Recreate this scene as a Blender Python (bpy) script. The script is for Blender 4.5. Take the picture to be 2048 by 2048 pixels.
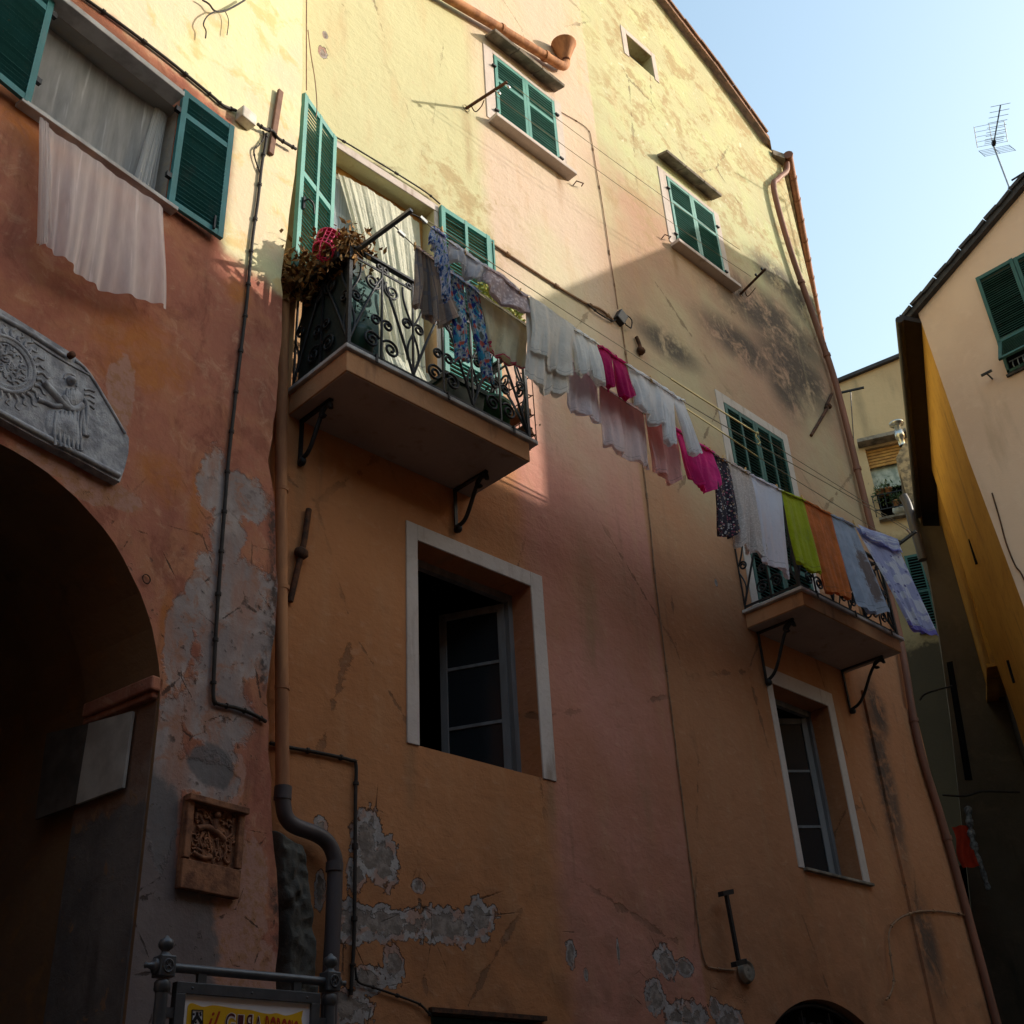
import bpy, bmesh, math, random
from mathutils import Vector, Matrix
random.seed(7)
R_ = math.radians
SC = bpy.context.scene
for o in list(bpy.data.objects): bpy.data.objects.remove(o)
COL = SC.collection
# ------------------------------------------------------------------ camera
CAM_ROT = Matrix(((0.71607788, -0.32579415, -0.61732539), (-0.69618178, -0.39749043, -0.59777277), (-0.05063006, 0.85782255, -0.51144606)))
CAM_POS = Vector((0, -6.5, 1.6))
FPX = 2312.42
cd = bpy.data.cameras.new('camera'); cam = bpy.data.objects.new('camera', cd); COL.objects.link(cam)
cam.matrix_world = Matrix.Translation(CAM_POS) @ CAM_ROT.to_4x4()
cd.sensor_width = 36; cd.sensor_fit = 'HORIZONTAL'; cd.lens = 36 * FPX / 2048; cd.clip_end = 2000; cd.clip_start = .05
SC.camera = cam
# ------------------------------------------------------------------ light
SUN_DIR = Vector((-1.39, 1.0, -.74)).normalized()          # the way the light travels
w = bpy.data.worlds.new('World'); SC.world = w; w.use_nodes = True
nt = w.node_tree; bg = nt.nodes['Background']
sky = nt.nodes.new('ShaderNodeTexSky'); sky.sky_type = 'NISHITA'; sky.sun_disc = False
sky.sun_elevation = R_(23.4); sky.sun_rotation = R_(125.7); sky.altitude = 0; sky.air_density = 2.2; sky.dust_density = 2.6; sky.ozone_density = 2.4
nt.links.new(sky.outputs[0], bg.inputs[0]); bg.inputs[1].default_value = .15
sd = bpy.data.lights.new('sun', 'SUN'); sd.energy = 2.7; sd.angle = R_(.5); sd.color = (1, .93, .82)
sun = bpy.data.objects.new('sun', sd); COL.objects.link(sun); sun.rotation_euler = SUN_DIR.to_track_quat('-Z', 'Y').to_euler(); sun.location = (20, -20, 30)
SC.view_settings.view_transform = 'Standard'; SC.view_settings.look = 'None'; SC.view_settings.gamma = 1; SC.view_settings.exposure = 1.0
SC.render.engine = 'CYCLES'; SC.cycles.max_bounces = 8; SC.cycles.transparent_max_bounces = 16

# ------------------------------------------------------------------ measuring: from a photo point to a point on a real plane
def ray(px, py): return CAM_ROT @ Vector(((px - 1024) / FPX, -(py - 1024) / FPX, -1))
def at(px, py, Y=0.): d = ray(px, py); return CAM_POS + d * ((Y - CAM_POS.y) / d.y)
def atz(px, py, Z): d = ray(px, py); return CAM_POS + d * ((Z - CAM_POS.z) / d.z)
def atx(px, py, X): d = ray(px, py); return CAM_POS + d * (X / d.x)
def atp(px, py, p0, n): d = ray(px, py); return CAM_POS + d * ((Vector(p0) - CAM_POS).dot(n) / d.dot(n))

# ------------------------------------------------------------------ mesh building
class MB:
    def __init__(s): s.v = []; s.f = []; s.uv = {}; s.smooth = []
    def add(s, vs, fs, sm=False):
        k = len(s.v); s.v += [Vector(p) for p in vs]
        for f in fs: s.f.append([i + k for i in f]); s.smooth.append(sm)
        return k
    def obox(s, c, a, b, d):
        c, a, b, d = Vector(c), Vector(a), Vector(b), Vector(d)
        if a.cross(b).dot(d) < 0: a = -a
        vs = [c + a * i + b * j + d * k for i, j, k in ((-1,-1,-1),(1,-1,-1),(1,1,-1),(-1,1,-1),(-1,-1,1),(1,-1,1),(1,1,1),(-1,1,1))]
        s.add(vs, [(0,3,2,1),(4,5,6,7),(0,1,5,4),(1,2,6,5),(2,3,7,6),(3,0,4,7)])
    def box(s, x0, x1, y0, y1, z0, z1):
        s.obox(((x0+x1)/2,(y0+y1)/2,(z0+z1)/2), ((x1-x0)/2,0,0), (0,(y1-y0)/2,0), (0,0,(z1-z0)/2))
    def bar(s, p, q, wa, wb, up=(0,0,1)):
        p, q = Vector(p), Vector(q); d = q - p; L = d.length; d.normalize(); up = Vector(up)
        if abs(d.dot(up)) > .98: up = Vector((1,0,0))
        a = d.cross(up).normalized(); b = a.cross(d).normalized()
        s.obox((p+q)/2, a*wa/2, b*wb/2, d*L/2)
    def tube(s, pts, r, n=8, cap=True, rs=None):
        pts = [Vector(p) for p in pts]; m = len(pts)
        if m < 2: return
        t0 = (pts[1]-pts[0]).normalized(); ref = Vector((0,0,1)) if abs(t0.z) < .9 else Vector((1,0,0))
        a = t0.cross(ref).normalized(); vs = []
        for i, p in enumerate(pts):
            t = (pts[min(i+1,m-1)] - pts[max(i-1,0)])
            t = t.normalized() if t.length > 1e-9 else t0
            a = (a - t*a.dot(t)); a = a.normalized() if a.length > 1e-6 else t.orthogonal().normalized()
            b = t.cross(a); rr = rs[i] if rs else r
            for k in range(n): an = 2*math.pi*k/n; vs.append(p + a*math.cos(an)*rr + b*math.sin(an)*rr)
        fs = [(i*n+k, i*n+(k+1)%n, (i+1)*n+(k+1)%n, (i+1)*n+k) for i in range(m-1) for k in range(n)]
        s.add(vs, fs, True)
        if cap: s.add(vs[:n], [tuple(reversed(range(n)))]); s.add(vs[-n:], [tuple(range(n))])
    def lathe(s, prof, o, axis=(0,0,1), n=16):
        o, ax = Vector(o), Vector(axis).normalized(); a = ax.orthogonal().normalized(); b = ax.cross(a); vs = []
        for r, h in prof:
            for k in range(n): an = 2*math.pi*k/n; vs.append(o + ax*h + (a*math.cos(an)+b*math.sin(an))*r)
        s.add(vs, [(i*n+k, i*n+(k+1)%n, (i+1)*n+(k+1)%n, (i+1)*n+k) for i in range(len(prof)-1) for k in range(n)], True)
    def prism(s, pts, d):
        """closed outline swept by the vector d"""
        pts = [Vector(p) for p in pts]; d = Vector(d); n = len(pts)
        nor = Vector((0,0,0))
        for i in range(n): nor += (pts[i]-pts[0]).cross(pts[(i+1)%n]-pts[0])
        if nor.dot(d) > 0: pts = pts[::-1]
        s.add(pts, [tuple(range(n))]); s.add([p+d for p in pts], [tuple(reversed(range(n)))])
        for i in range(n):
            j = (i+1) % n; s.add([pts[i], pts[j], pts[j]+d, pts[i]+d], [(3,2,1,0)])
    def grid(s, fn, nu, nv, sm=True, uvs=True):
        k = s.add([fn(i/nu, j/nv) for j in range(nv+1) for i in range(nu+1)], [])
        for j in range(nv):
            for i in range(nu):
                q = [k+j*(nu+1)+i, k+j*(nu+1)+i+1, k+(j+1)*(nu+1)+i+1, k+(j+1)*(nu+1)+i]
                s.f.append(q); s.smooth.append(sm)
        if uvs:
            for j in range(nv+1):
                for i in range(nu+1): s.uv[k+j*(nu+1)+i] = (i/nu, j/nv)
    def fill(s, outer, holes, m):
        """flat face with holes; m maps (a,b) to 3D"""
        bm = bmesh.new(); ed = []
        for loop in [outer] + holes:
            vs = [bm.verts.new((p[0], p[1], 0)) for p in loop]
            ed += [bm.edges.new((vs[i], vs[(i+1)%len(vs)])) for i in range(len(vs))]
        bmesh.ops.triangle_fill(bm, use_beauty=True, use_dissolve=False, edges=ed, normal=(0,0,1))
        bm.verts.index_update()
        s.add([m(v.co.x, v.co.y) for v in bm.verts], [[v.index for v in f.verts] for f in bm.faces]); bm.free()
    def skirt(s, loop, m0, m1, closed=True):
        n = len(loop)
        for i in range(n if closed else n-1):
            a, b = loop[i], loop[(i+1)%n]
            s.add([m0(*a), m0(*b), m1(*b), m1(*a)], [(0,1,2,3)])
    def build(s, name, m, parent=None, bevel=0, loc=None):
        me = bpy.data.meshes.new(name)
        if parent is not None: o0 = ORG[root_of(parent).name]
        else:
            if loc is None:
                xs = [p.x for p in s.v]; ys = [p.y for p in s.v]; zs = [p.z for p in s.v]
                loc = Vector(((min(xs)+max(xs))/2, (min(ys)+max(ys))/2, min(zs)))
            o0 = Vector(loc)
        me.from_pydata([p - o0 for p in s.v], [], s.f)
        me.polygons.foreach_set('use_smooth', s.smooth)
        if s.uv:
            ul = me.uv_layers.new(name='UVMap')
            for l in me.loops: ul.data[l.index].uv = s.uv.get(l.vertex_index, (0,0))
        me.materials.append(m); me.update()
        ob = bpy.data.objects.new(name, me); COL.objects.link(ob)
        if parent is not None: ob.parent = parent
        else: ob.location = o0; ORG[ob.name] = o0
        if bevel:
            b = ob.modifiers.new('bevel', 'BEVEL'); b.width = bevel; b.segments = 2; b.limit_method = 'ANGLE'
        return ob
ORG = {}
def root_of(o):
    while o.parent: o = o.parent
    return o
def tag(o, label, cat, group=None):
    o['label'] = label; o['category'] = cat
    if group: o['group'] = group
    return o
def thing(name, loc, label, cat, group=None):
    o = bpy.data.objects.new(name, None); COL.objects.link(o); o.location = Vector(loc); o.empty_display_size = .1
    ORG[o.name] = Vector(loc); return tag(o, label, cat, group)
def struct(o): o['kind'] = 'structure'; return o
def smooth_path(pts, k=6):
    """Catmull-Rom through the points"""
    P = [Vector(p) for p in pts]; out = []
    for i in range(len(P)-1):
        p0, p1, p2, p3 = P[max(i-1,0)], P[i], P[i+1], P[min(i+2,len(P)-1)]
        for j in range(k):
            t = j/k; out.append(.5*((2*p1)+(p2-p0)*t+(2*p0-5*p1+4*p2-p3)*t*t+(3*p1-p0-3*p2+p3)*t**3))
    return out + [P[-1]]

def bez(L, u):
    n = len(L)-1; x = u*n; i = min(int(x), n-1); t = x-i; return L[i].lerp(L[i+1], t)

# ------------------------------------------------------------------ materials
class G:
    """small helper around a material's node tree"""
    def __init__(s, name):
        s.m = bpy.data.materials.new(name); s.m.use_nodes = True; s.t = s.m.node_tree; s.b = s.t.nodes['Principled BSDF']; s.out = s.t.nodes['Material Output']
        s._p = None
    def n(s, ty, **k):
        x = s.t.nodes.new(ty)
        for a, b in k.items(): setattr(x, a, b)
        return x
    def put(s, sock, v):
        if isinstance(v, bpy.types.NodeSocket): s.t.links.new(v, sock)
        elif isinstance(v, (tuple, list)) and len(v) == 3 and sock.type == 'RGBA': sock.default_value = (*v, 1)
        else: sock.default_value = v
    def xyz(s):
        if s._p is None:
            g = s.n('ShaderNodeNewGeometry'); q = s.n('ShaderNodeSeparateXYZ'); s.t.links.new(g.outputs['Position'], q.inputs[0]); s._p = (g.outputs['Position'], q.outputs[0], q.outputs[1], q.outputs[2])
        return s._p
    def uv(s):
        g = s.n('ShaderNodeTexCoord'); q = s.n('ShaderNodeSeparateXYZ'); s.t.links.new(g.outputs['UV'], q.inputs[0]); return g.outputs['UV'], q.outputs[0], q.outputs[1]
    def mth(s, op, a, b=0.):
        x = s.n('ShaderNodeMath', operation=op); s.put(x.inputs[0], a); s.put(x.inputs[1], b); return x.outputs[0]
    def add(s, a, b): return s.mth('ADD', a, b)
    def sub(s, a, b): return s.mth('SUBTRACT', a, b)
    def mul(s, a, b): return s.mth('MULTIPLY', a, b)
    def vscale(s, v, sx, sy, sz):
        x = s.n('ShaderNodeVectorMath', operation='MULTIPLY'); s.put(x.inputs[0], v); x.inputs[1].default_value = (sx, sy, sz); return x.outputs[0]
    def noise(s, v, sc, det=4, ro=.55, di=0.):
        x = s.n('ShaderNodeTexNoise'); s.put(x.inputs['Vector'], v); x.inputs['Scale'].default_value = sc; x.inputs['Detail'].default_value = det; x.inputs['Roughness'].default_value = ro; x.inputs['Distortion'].default_value = di; return x.outputs['Fac']
    def voro(s, v, sc, out='Distance', feature='F1'):
        x = s.n('ShaderNodeTexVoronoi', feature=feature); s.put(x.inputs['Vector'], v); x.inputs['Scale'].default_value = sc; return x.outputs[out]
    def sm(s, v, lo, hi, a=0., b=1.):
        x = s.n('ShaderNodeMapRange', interpolation_type='SMOOTHSTEP'); s.put(x.inputs[0], v)
        x.inputs[1].default_value = lo; x.inputs[2].default_value = hi; x.inputs[3].default_value = a; x.inputs[4].default_value = b; return x.outputs[0]
    def mix(s, f, a, b, mode='MIX'):
        x = s.n('ShaderNodeMix', data_type='RGBA', blend_type=mode); s.put(x.inputs[0], f); s.put(x.inputs[6], a); s.put(x.inputs[7], b); return x.outputs[2]
    def ell(s, a, b, cx, cy, rx, ry):
        u = s.mul(s.sub(a, cx), 1/rx); v = s.mul(s.sub(b, cy), 1/ry); return s.mth('SQRT', s.add(s.mul(u,u), s.mul(v,v)))
    def ramp(s, v, stops, const=False):
        x = s.n('ShaderNodeValToRGB'); s.put(x.inputs[0], v); e = x.color_ramp.elements; x.color_ramp.interpolation = 'CONSTANT' if const else 'LINEAR'
        while len(e) < len(stops): e.new(.5)
        for i, (p, c) in enumerate(stops): e[i].position = p; e[i].color = (*c, 1)
        return x.outputs[0]
    def bump(s, h, st=.4, dist=.02):
        x = s.n('ShaderNodeBump'); s.put(x.inputs['Height'], h); x.inputs['Strength'].default_value = st; x.inputs['Distance'].default_value = dist; s.t.links.new(x.outputs[0], s.b.inputs['Normal']); return x.outputs[0]
    def done(s, col, rough=.9, metal=0., spec=.3):
        s.put(s.b.inputs['Base Color'], col); s.put(s.b.inputs['Roughness'], rough); s.put(s.b.inputs['Metallic'], metal); s.b.inputs['Specular IOR Level'].default_value = spec; return s.m

def plain(name, c, rough=.7, metal=0., var=.25, sc=6., c2=None, bump=.15, bsc=40., spec=.35, streak=False):
    g = G(name); p = g.xyz()[0]
    q = g.vscale(p, 1, 1, .15) if streak else p
    f = g.noise(q, sc, 5, .6)
    dark = c2 if c2 else tuple(x*(1-var) for x in c)
    col = g.mix(g.sm(f, .35, .65), dark, c)
    if bump: g.bump(g.noise(p, bsc, 4, .6), bump, .01)
    return g.done(col, rough, metal, spec)
# ------------------------------------------------------------------ the left wall's own plane
TH = R_(8.9); LU = Vector((math.cos(TH), math.sin(TH), 0)); LN = Vector((-math.sin(TH), math.cos(TH), 0)); LC = Vector((3.95, -.33, 0))
def lw(s, z, d=0.): return LC + LU*s + LN*d + Vector((0,0,z))          # d > 0 goes into the wall
def lat(px, py, d=0.):
    p = atp(px, py, LC + LN*d, LN); return p
def ls(px, py, d=0.):
    p = lat(px, py, d); return (p - LC).dot(LU), p.z

def facade_mat():
    g = G('painted_plaster'); p, X, Y, Z = g.xyz()
    n1 = g.noise(p, .55, 5, .55); n2 = g.noise(p, 2.6, 7, .6, .3); n3 = g.noise(p, 13, 7, .62); n4 = g.noise(g.vscale(p, 1, 1, .22), 3.2, 6, .6)
    w2 = g.sub(n2, .5)
    xe = g.add(g.add(X, g.mul(Z, .057)), g.mul(w2, .22))
    pink = g.mul(g.sm(xe, 7.08, 7.38), g.sm(g.add(X, g.mul(w2, .05)), 8.74, 8.80, 1, 0))
    right = g.sm(X, 8.72, 8.8)
    low = g.mix(pink, g.mix(right, (.49,.215,.095), (.45,.205,.105)), (.53,.235,.175))
    upp = g.mix(pink, g.mix(right, (.52,.485,.29), (.47,.445,.27)), (.59,.45,.35))
    # weathered paint above, also made paler to look sunlit, its lower limit ragged
    up = g.sm(g.add(g.add(Z, g.mul(g.sub(n1, .5), 4.5)), g.mul(w2, 1.2)), 6.7, 10.6)
    midr = g.mix(g.sm(g.add(n1, g.mul(w2,.6)), .35, .75), (.45,.275,.19), (.39,.225,.155))
    upp = g.mix(g.mul(g.sm(X, 8.0, 9.2), g.sm(g.add(Z, g.mul(w2, 1.5)), 14.2, 12.8)), upp, midr)  # right side browned in the colour where it lies in shade
    col = g.mix(up, low, upp)
    # hand painted cloudiness
    col = g.mix(g.sm(n1, .38, .7, 0, .55), col, g.mix(up, (.34,.13,.05), (.55,.52,.32)))
    col = g.mix(g.sm(n4, .5, .75, 0, .35), col, (.50,.30,.16))
    col = g.mix(g.sm(n3, .58, .75, 0, .25), col, (.25,.12,.07))
    # brown weathering on the upper right, and the smear above the balcony door
    st = g.add(g.mul(g.noise(g.vscale(p, 1, 1, 1.1), 1.7, 10, .72, .45), .7), g.mul(g.noise(g.vscale(p, 1, 1, 1.4), 7, 8, .7, .3), .3))
    reg = g.mul(g.sm(g.add(X, g.mul(w2, 2)), 8.2, 9.6), g.sm(Z, 12.6, 14.6))
    c = at(930, 400); reg2 = g.sm(g.ell(X, Z, c.x, c.z, 1.25, 1.0), .35, 1.1, .9, 0)
    c = at(1265, 420); reg3 = g.sm(g.ell(X, Z, c.x, c.z, .9, 1.0), .3, 1.0, .8, 0)
    sm_ = g.mul(g.mth('MAXIMUM', g.mth('MAXIMUM', reg, reg2), reg3), g.sm(st, .49, .57))
    gr_ = g.mul(reg, g.sm(g.noise(p, 1.1, 6, .6), .45, .62)); col = g.mix(g.mul(gr_, .7), col, (.50,.52,.28))
    col = g.mix(g.mul(sm_, .72), col, (.36,.25,.125))
    fl = g.mul(reg, g.sm(g.noise(p, 6.5, 8, .7, .8), .60, .68)); col = g.mix(g.mul(fl, .6), col, (.75,.72,.58))
    # black mould
    mo = None
    for px, py, rx, rz in ((1540, 640, 2.2, .75), (1590, 740, 1.5, .9), (1620, 620, 1.2, .7), (1480, 690, 1.3, .5), (1560, 560, 1.2, .5), (1335, 690, .9, .35), (1310, 820, .6, .5), (1765, 1550, .3, 1.5), (1850, 1890, .35, .8), (1750, 1420, .3, .6), (1570, 770, .7, .8)):
        c = at(px, py); e = g.sm(g.ell(X, Z, c.x, c.z, rx, rz), .25, 1.05, 1, 0); mo = e if mo is None else g.mth('MAXIMUM', mo, e)
    mo = g.mul(mo, g.sm(g.add(g.mul(g.noise(p, 2.2, 9, .7, .6), .75), g.mul(n3, .25)), .37, .53))
    col = g.mix(g.mul(mo, .9), col, (.075,.062,.055))
    # drips below the sills and bars
    for px, py, rx, rz in ((935, 270, .12, .9), (1180, 1230, .25, 1.2), (1470, 1000, .1, .8), (1285, 1560, .2, .8), (905, 1090, .08, .5), (600, 960, .08, .5), (1530, 1400, .08, .5), (820, 1540, .1, .5), (1100, 1600, .1, .6), (1120, 370, .1, .6), (1350, 520, .1, .5), (1460, 600, .08, .5), (1615, 1770, .1, .4), (1735, 1790, .08, .4)):
        c = at(px, py); e = g.sm(g.ell(X, Z, c.x, c.z, rx, rz), .1, 1.0, .65, 0); col = g.mix(g.mul(e, g.sm(n4, .35, .6)), col, (.30,.17,.09))
    # darker, blotchy tone towards the street
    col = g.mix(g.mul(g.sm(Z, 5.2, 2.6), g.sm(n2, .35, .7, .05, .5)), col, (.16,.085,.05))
    # peeled plaster
    d = None
    P = [(735,1690,.16,.32),(765,1720,.16,.22),(715,1745,.12,.14),(640,1650,.07,.08),(770,1845,.52,.13),(880,1850,.52,.15),(700,1850,.2,.16),(965,1835,.2,.13),(840,1772,.08,.06),(735,1960,.16,.12),(790,1930,.10,.16),
         (640,1780,.05,.14),(700,2010,.25,.12),(1142,1905,.07,.11),(1172,1950,.03,.05),(1330,1925,.17,.15),(1310,1990,.14,.16),(1370,1935,.13,.08),(1370,2030,.32,.14),(1460,2045,.22,.14),(1236,1900,.02,.12),(1430,2015,.1,.1),(1432,1165,.03,.05),(645,105,.06,.1),(650,70,.04,.06)]
    for px, py, rx, rz in P:
        c = at(px, py); e = g.ell(X, Z, c.x, c.z, rx, rz); d = e if d is None else g.mth('MINIMUM', d, e)
    d = g.add(g.mul(d, 1.1), g.add(g.mul(g.sub(n3, .5), 1.5), g.add(g.mul(w2, .9), g.mul(g.sub(g.noise(p, 6, 6, .6, .4), .5), 1.2))))
    pe = g.sm(d, .93, 1.02, 1, 0); rim = g.mul(g.sm(d, .90, .99), g.sm(d, 1.0, 1.05, 1, 0))  # rim: dark edge painted as the shadow of broken plaster
    gray = g.mix(g.sm(n2, .38, .62), (.27,.24,.23), (.39,.355,.34)); gray = g.mix(g.sm(n3, .5, .66, 0, .75), gray, (.45,.41,.39)); gray = g.mix(g.sm(g.noise(p, 5.5, 6, .65, .5), .50, .58, 0, .8), gray, (.40,.22,.16)); gray = g.mix(g.sm(g.noise(g.vscale(p, 4, 4, .6), 2, 6, .65), .5, .68, 0, .4), gray, (.20,.14,.11))
    col = g.mix(pe, col, gray); col = g.mix(g.mul(rim, .75), col, (.07,.04,.03))
    pe2 = g.mul(pe, g.sm(g.add(d, g.mul(g.sub(g.noise(p, 9, 6, .65, .5), .5), .9)), .52, .60, 1, 0)); col = g.mix(pe2, col, g.mix(g.sm(n3, .42, .6), (.18,.145,.125), (.30,.25,.22)))
    # hairline cracks round the peeling
    cr = g.voro(g.vscale(p, 1, 1, 1), 2.4, 'Distance', 'DISTANCE_TO_EDGE'); crm = g.mul(g.sm(g.add(cr, g.mul(g.sub(n3,.5),.06)), .0, .012, 1, 0), g.mul(g.sm(d, 1.2, 2.6, 1, 0), g.sm(n2, .48, .6)))
    col = g.mix(g.mul(crm, .8), col, (.06,.035,.025))
    # long hairline cracks, grime runs and trowel marks over the whole front
    c2 = g.voro(g.vscale(p, 1, 1, .6), .55, 'Distance', 'DISTANCE_TO_EDGE'); c2m = g.mul(g.sm(g.add(c2, g.mul(g.sub(g.noise(p, 4, 8, .7), .5), .10)), 0, .006, 1, 0), g.sm(n1, .45, .6)); col = g.mix(g.mul(c2m, .55), col, (.12,.07,.045))
    run = g.noise(g.vscale(p, 6, 6, .35), 1.0, 7, .65); col = g.mix(g.sm(run, .56, .74, 0, .42), col, g.mix(up, (.24,.125,.075), (.44,.36,.22)))
    tro = g.noise(g.vscale(p, 1, 1, 1.7), 7, 6, .6, .5); col = g.mix(g.sm(tro, .55, .72, 0, .16), col, (.62,.42,.28)); col = g.mix(g.sm(tro, .45, .3, 0, .2), col, g.mix(up, (.26,.12,.07), (.46,.36,.22)))
    spk = g.noise(p, 48, 4, .7); col = g.mix(g.sm(spk, .62, .7, 0, .3), col, (.16,.09,.06))
    h = g.add(g.add(g.mul(n2, .55), g.mul(n3, .3)), g.add(g.add(g.mul(pe, -.7), g.mul(pe2, -.5)), g.mul(crm, -.3))); h = g.add(g.add(h, g.mul(g.noise(p, 60, 3, .6), .06)), g.add(g.mul(tro, .25), g.mul(c2m, -.2)))
    g.bump(h, .75, .035)
    return g.done(col, .92, 0, .15)

def redwall_mat():
    g = G('old_red_plaster'); p, X, Y, Z = g.xyz()
    n1 = g.noise(p, .9, 6, .6); n2 = g.noise(p, 3.4, 8, .62, .4); n3 = g.noise(p, 15, 7, .65); n4 = g.noise(g.vscale(p, 1, 1, .25), 4, 6, .6); w2 = g.sub(n2, .5)
    col = g.mix(g.sm(n1, .35, .65), (.45,.18,.115), (.35,.13,.09)); col = g.mix(g.sm(n2, .45, .7, 0, .7), col, (.46,.21,.11)); col = g.mix(g.sm(n4, .5, .72, 0, .6), col, (.22,.085,.06))
    col = g.mix(g.sm(n3, .5, .75, 0, .35), col, (.46,.27,.17)); br = g.noise(g.vscale(p, 1, 1, .7), 2.2, 9, .72, 1.0); col = g.mix(g.sm(br, .5, .62, 0, .6), col, (.23,.08,.055)); br2 = g.noise(p, 5.5, 9, .72, .8); col = g.mix(g.sm(br2, .54, .66, 0, .55), col, (.52,.29,.19)); col = g.mix(g.sm(g.noise(g.vscale(p, 5, 5, .4), 1, 7, .65), .56, .72, 0, .5), col, (.15,.07,.05))
    def blobs(L, k1=.5, k2=.9, n0=g.sub(n1, .5)):
        d = None
        for px, py, rx, rz in L:
            c = lat(px, py); e = g.ell(X, Z, c.x, c.z, rx, rz); d = e if d is None else g.mth('MINIMUM', d, e)
        return g.add(d, g.add(g.add(g.mul(g.sub(n3, .5), k1), g.mul(w2, k2*1.5)), g.mul(n0, 1.2)))
    # ochre and rust
    o = blobs([(395,1010,.10,.42),(330,960,.22,.18),(280,700,.4,.3),(480,590,.16,.16),(120,300,.5,.25),(330,1250,.06,.3)], .5, 1.3); col = g.mix(g.mul(g.sm(o, .4, 1.2, 1, 0), g.sm(br2, .36, .6, .25, .8)), col, (.44,.16,.045))
    # pinkish mortar round the relief
    o = blobs([(240,800,.10,.35),(230,990,.22,.09),(170,980,.18,.07),(470,1560,.1,.2),(500,1800,.16,.45),(440,1800,.2,.25),(480,1950,.3,.3),(110,935,.3,.06)], .6, .9); col = g.mix(g.sm(o, .85, 1.0, .85, 0), col, g.mix(g.sm(n3, .45, .6), (.42,.24,.19), (.36,.19,.11)))
    # grey cement
    o = blobs([(425,960,.13,.28),(455,1050,.16,.35),(410,1180,.14,.3),(480,1250,.30,.5),(355,1300,.10,.35),(430,1420,.32,.3),(335,1480,.12,.35),(500,1000,.18,.2),(330,1600,.12,.4),(410,1560,.3,.12)], .8, 1.1)
    gm = g.sm(g.add(o, g.mul(g.sub(g.noise(p, 7, 8, .7), .5), .9)), .85, 1.08, .9, 0); gr = g.mix(g.sm(n2, .4, .65), (.27,.24,.235), (.39,.35,.335)); gr = g.mix(g.sm(n4, .45, .65, 0, .8), gr, (.36,.20,.15)); gr = g.mix(g.sm(g.noise(p, 6, 7, .7, .5), .5, .62, 0, .75), gr, (.34,.17,.11)); gr = g.mix(g.sm(n3, .55, .7, 0, .6), gr, (.13,.11,.11)); col = g.mix(gm, col, gr)
    o = blobs([(290,1720,.22,.55),(300,1950,.5,.7),(420,1530,.18,.14),(330,1700,.08,.4)], .3, .5); dk = g.sm(o, .85, 1.05, 1, 0); col = g.mix(g.mul(dk, .9), col, g.mix(n2, (.10,.095,.10), (.19,.175,.175)))
    # black damp at the corner
    o = blobs([(555,1180,.09,.5),(545,1060,.06,.3),(550,1420,.06,.25),(560,1800,.12,.3),(525,1350,.04,.2)], .9, 1.2); col = g.mix(g.mul(g.sm(o, .5, 1.15, .8, 0), g.sm(n3, .40, .58)), col, (.05,.045,.042))
    # sunlit look painted as a pale tone, above the cable and down the corner
    up = g.sm(g.add(Z, g.mul(w2, .35)), 9.38, 9.52); c = lat(545, 380)
    co = g.mul(g.sm(g.add(X, g.mul(w2, .14)), 3.16, 3.28), g.sm(g.add(Z, g.mul(w2, .4)), 7.85, 8.1))
    pale = g.mix(g.sm(n1, .4, .62), (.66,.52,.36), (.64,.60,.36)); pale = g.mix(g.sm(n2, .52, .66, 0, .6), pale, (.62,.40,.15)); pale = g.mix(g.sm(n3, .6, .72, 0, .4), pale, (.74,.68,.58))
    col = g.mix(g.mth('MAXIMUM', up, co), col, pale)
    cr = g.voro(p, 3.0, 'Distance', 'DISTANCE_TO_EDGE'); crm = g.mul(g.sm(g.add(cr, g.mul(g.sub(g.noise(p, 9, 8, .7), .5),.2)), 0, .012, 1, 0), g.mul(g.sm(Z, 6.0, 5.2), g.sm(n2, .5, .6)))
    col = g.mix(g.mul(crm, .8), col, (.05,.035,.03))
    pits = g.mul(g.sm(n3, .62, .68), g.sm(Z, 5.8, 5.0)); col = g.mix(g.mul(pits, .6), col, (.10,.075,.065))
    h = g.add(g.add(g.mul(n2, .6), g.mul(n3, .3)), g.add(g.mul(gm, -.35), g.add(g.mul(crm, -.4), g.mul(pits, -.3))))
    g.bump(h, .6, .035)
    return g.done(col, .93, 0, .12)

def wall_mat(name, a, b, c, sc=1.2, dirt=(.12,.09,.07), dirt_amt=.5, bump=.45):
    g = G(name); p, X, Y, Z = g.xyz(); n1 = g.noise(p, sc, 6, .6); n2 = g.noise(p, sc*4, 7, .62, .4); n4 = g.noise(g.vscale(p, 1, 1, .18), sc*2.2, 7, .62)
    col = g.mix(g.sm(n1, .35, .68), a, b); col = g.mix(g.sm(n2, .5, .72, 0, .5), col, c); col = g.mix(g.sm(n4, .56, .74, 0, dirt_amt), col, dirt)
    g.bump(g.add(g.mul(n2, .5), g.mul(g.noise(p, 30, 4, .6), .3)), bump, .02); return g.done(col, .92, 0, .15)

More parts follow.
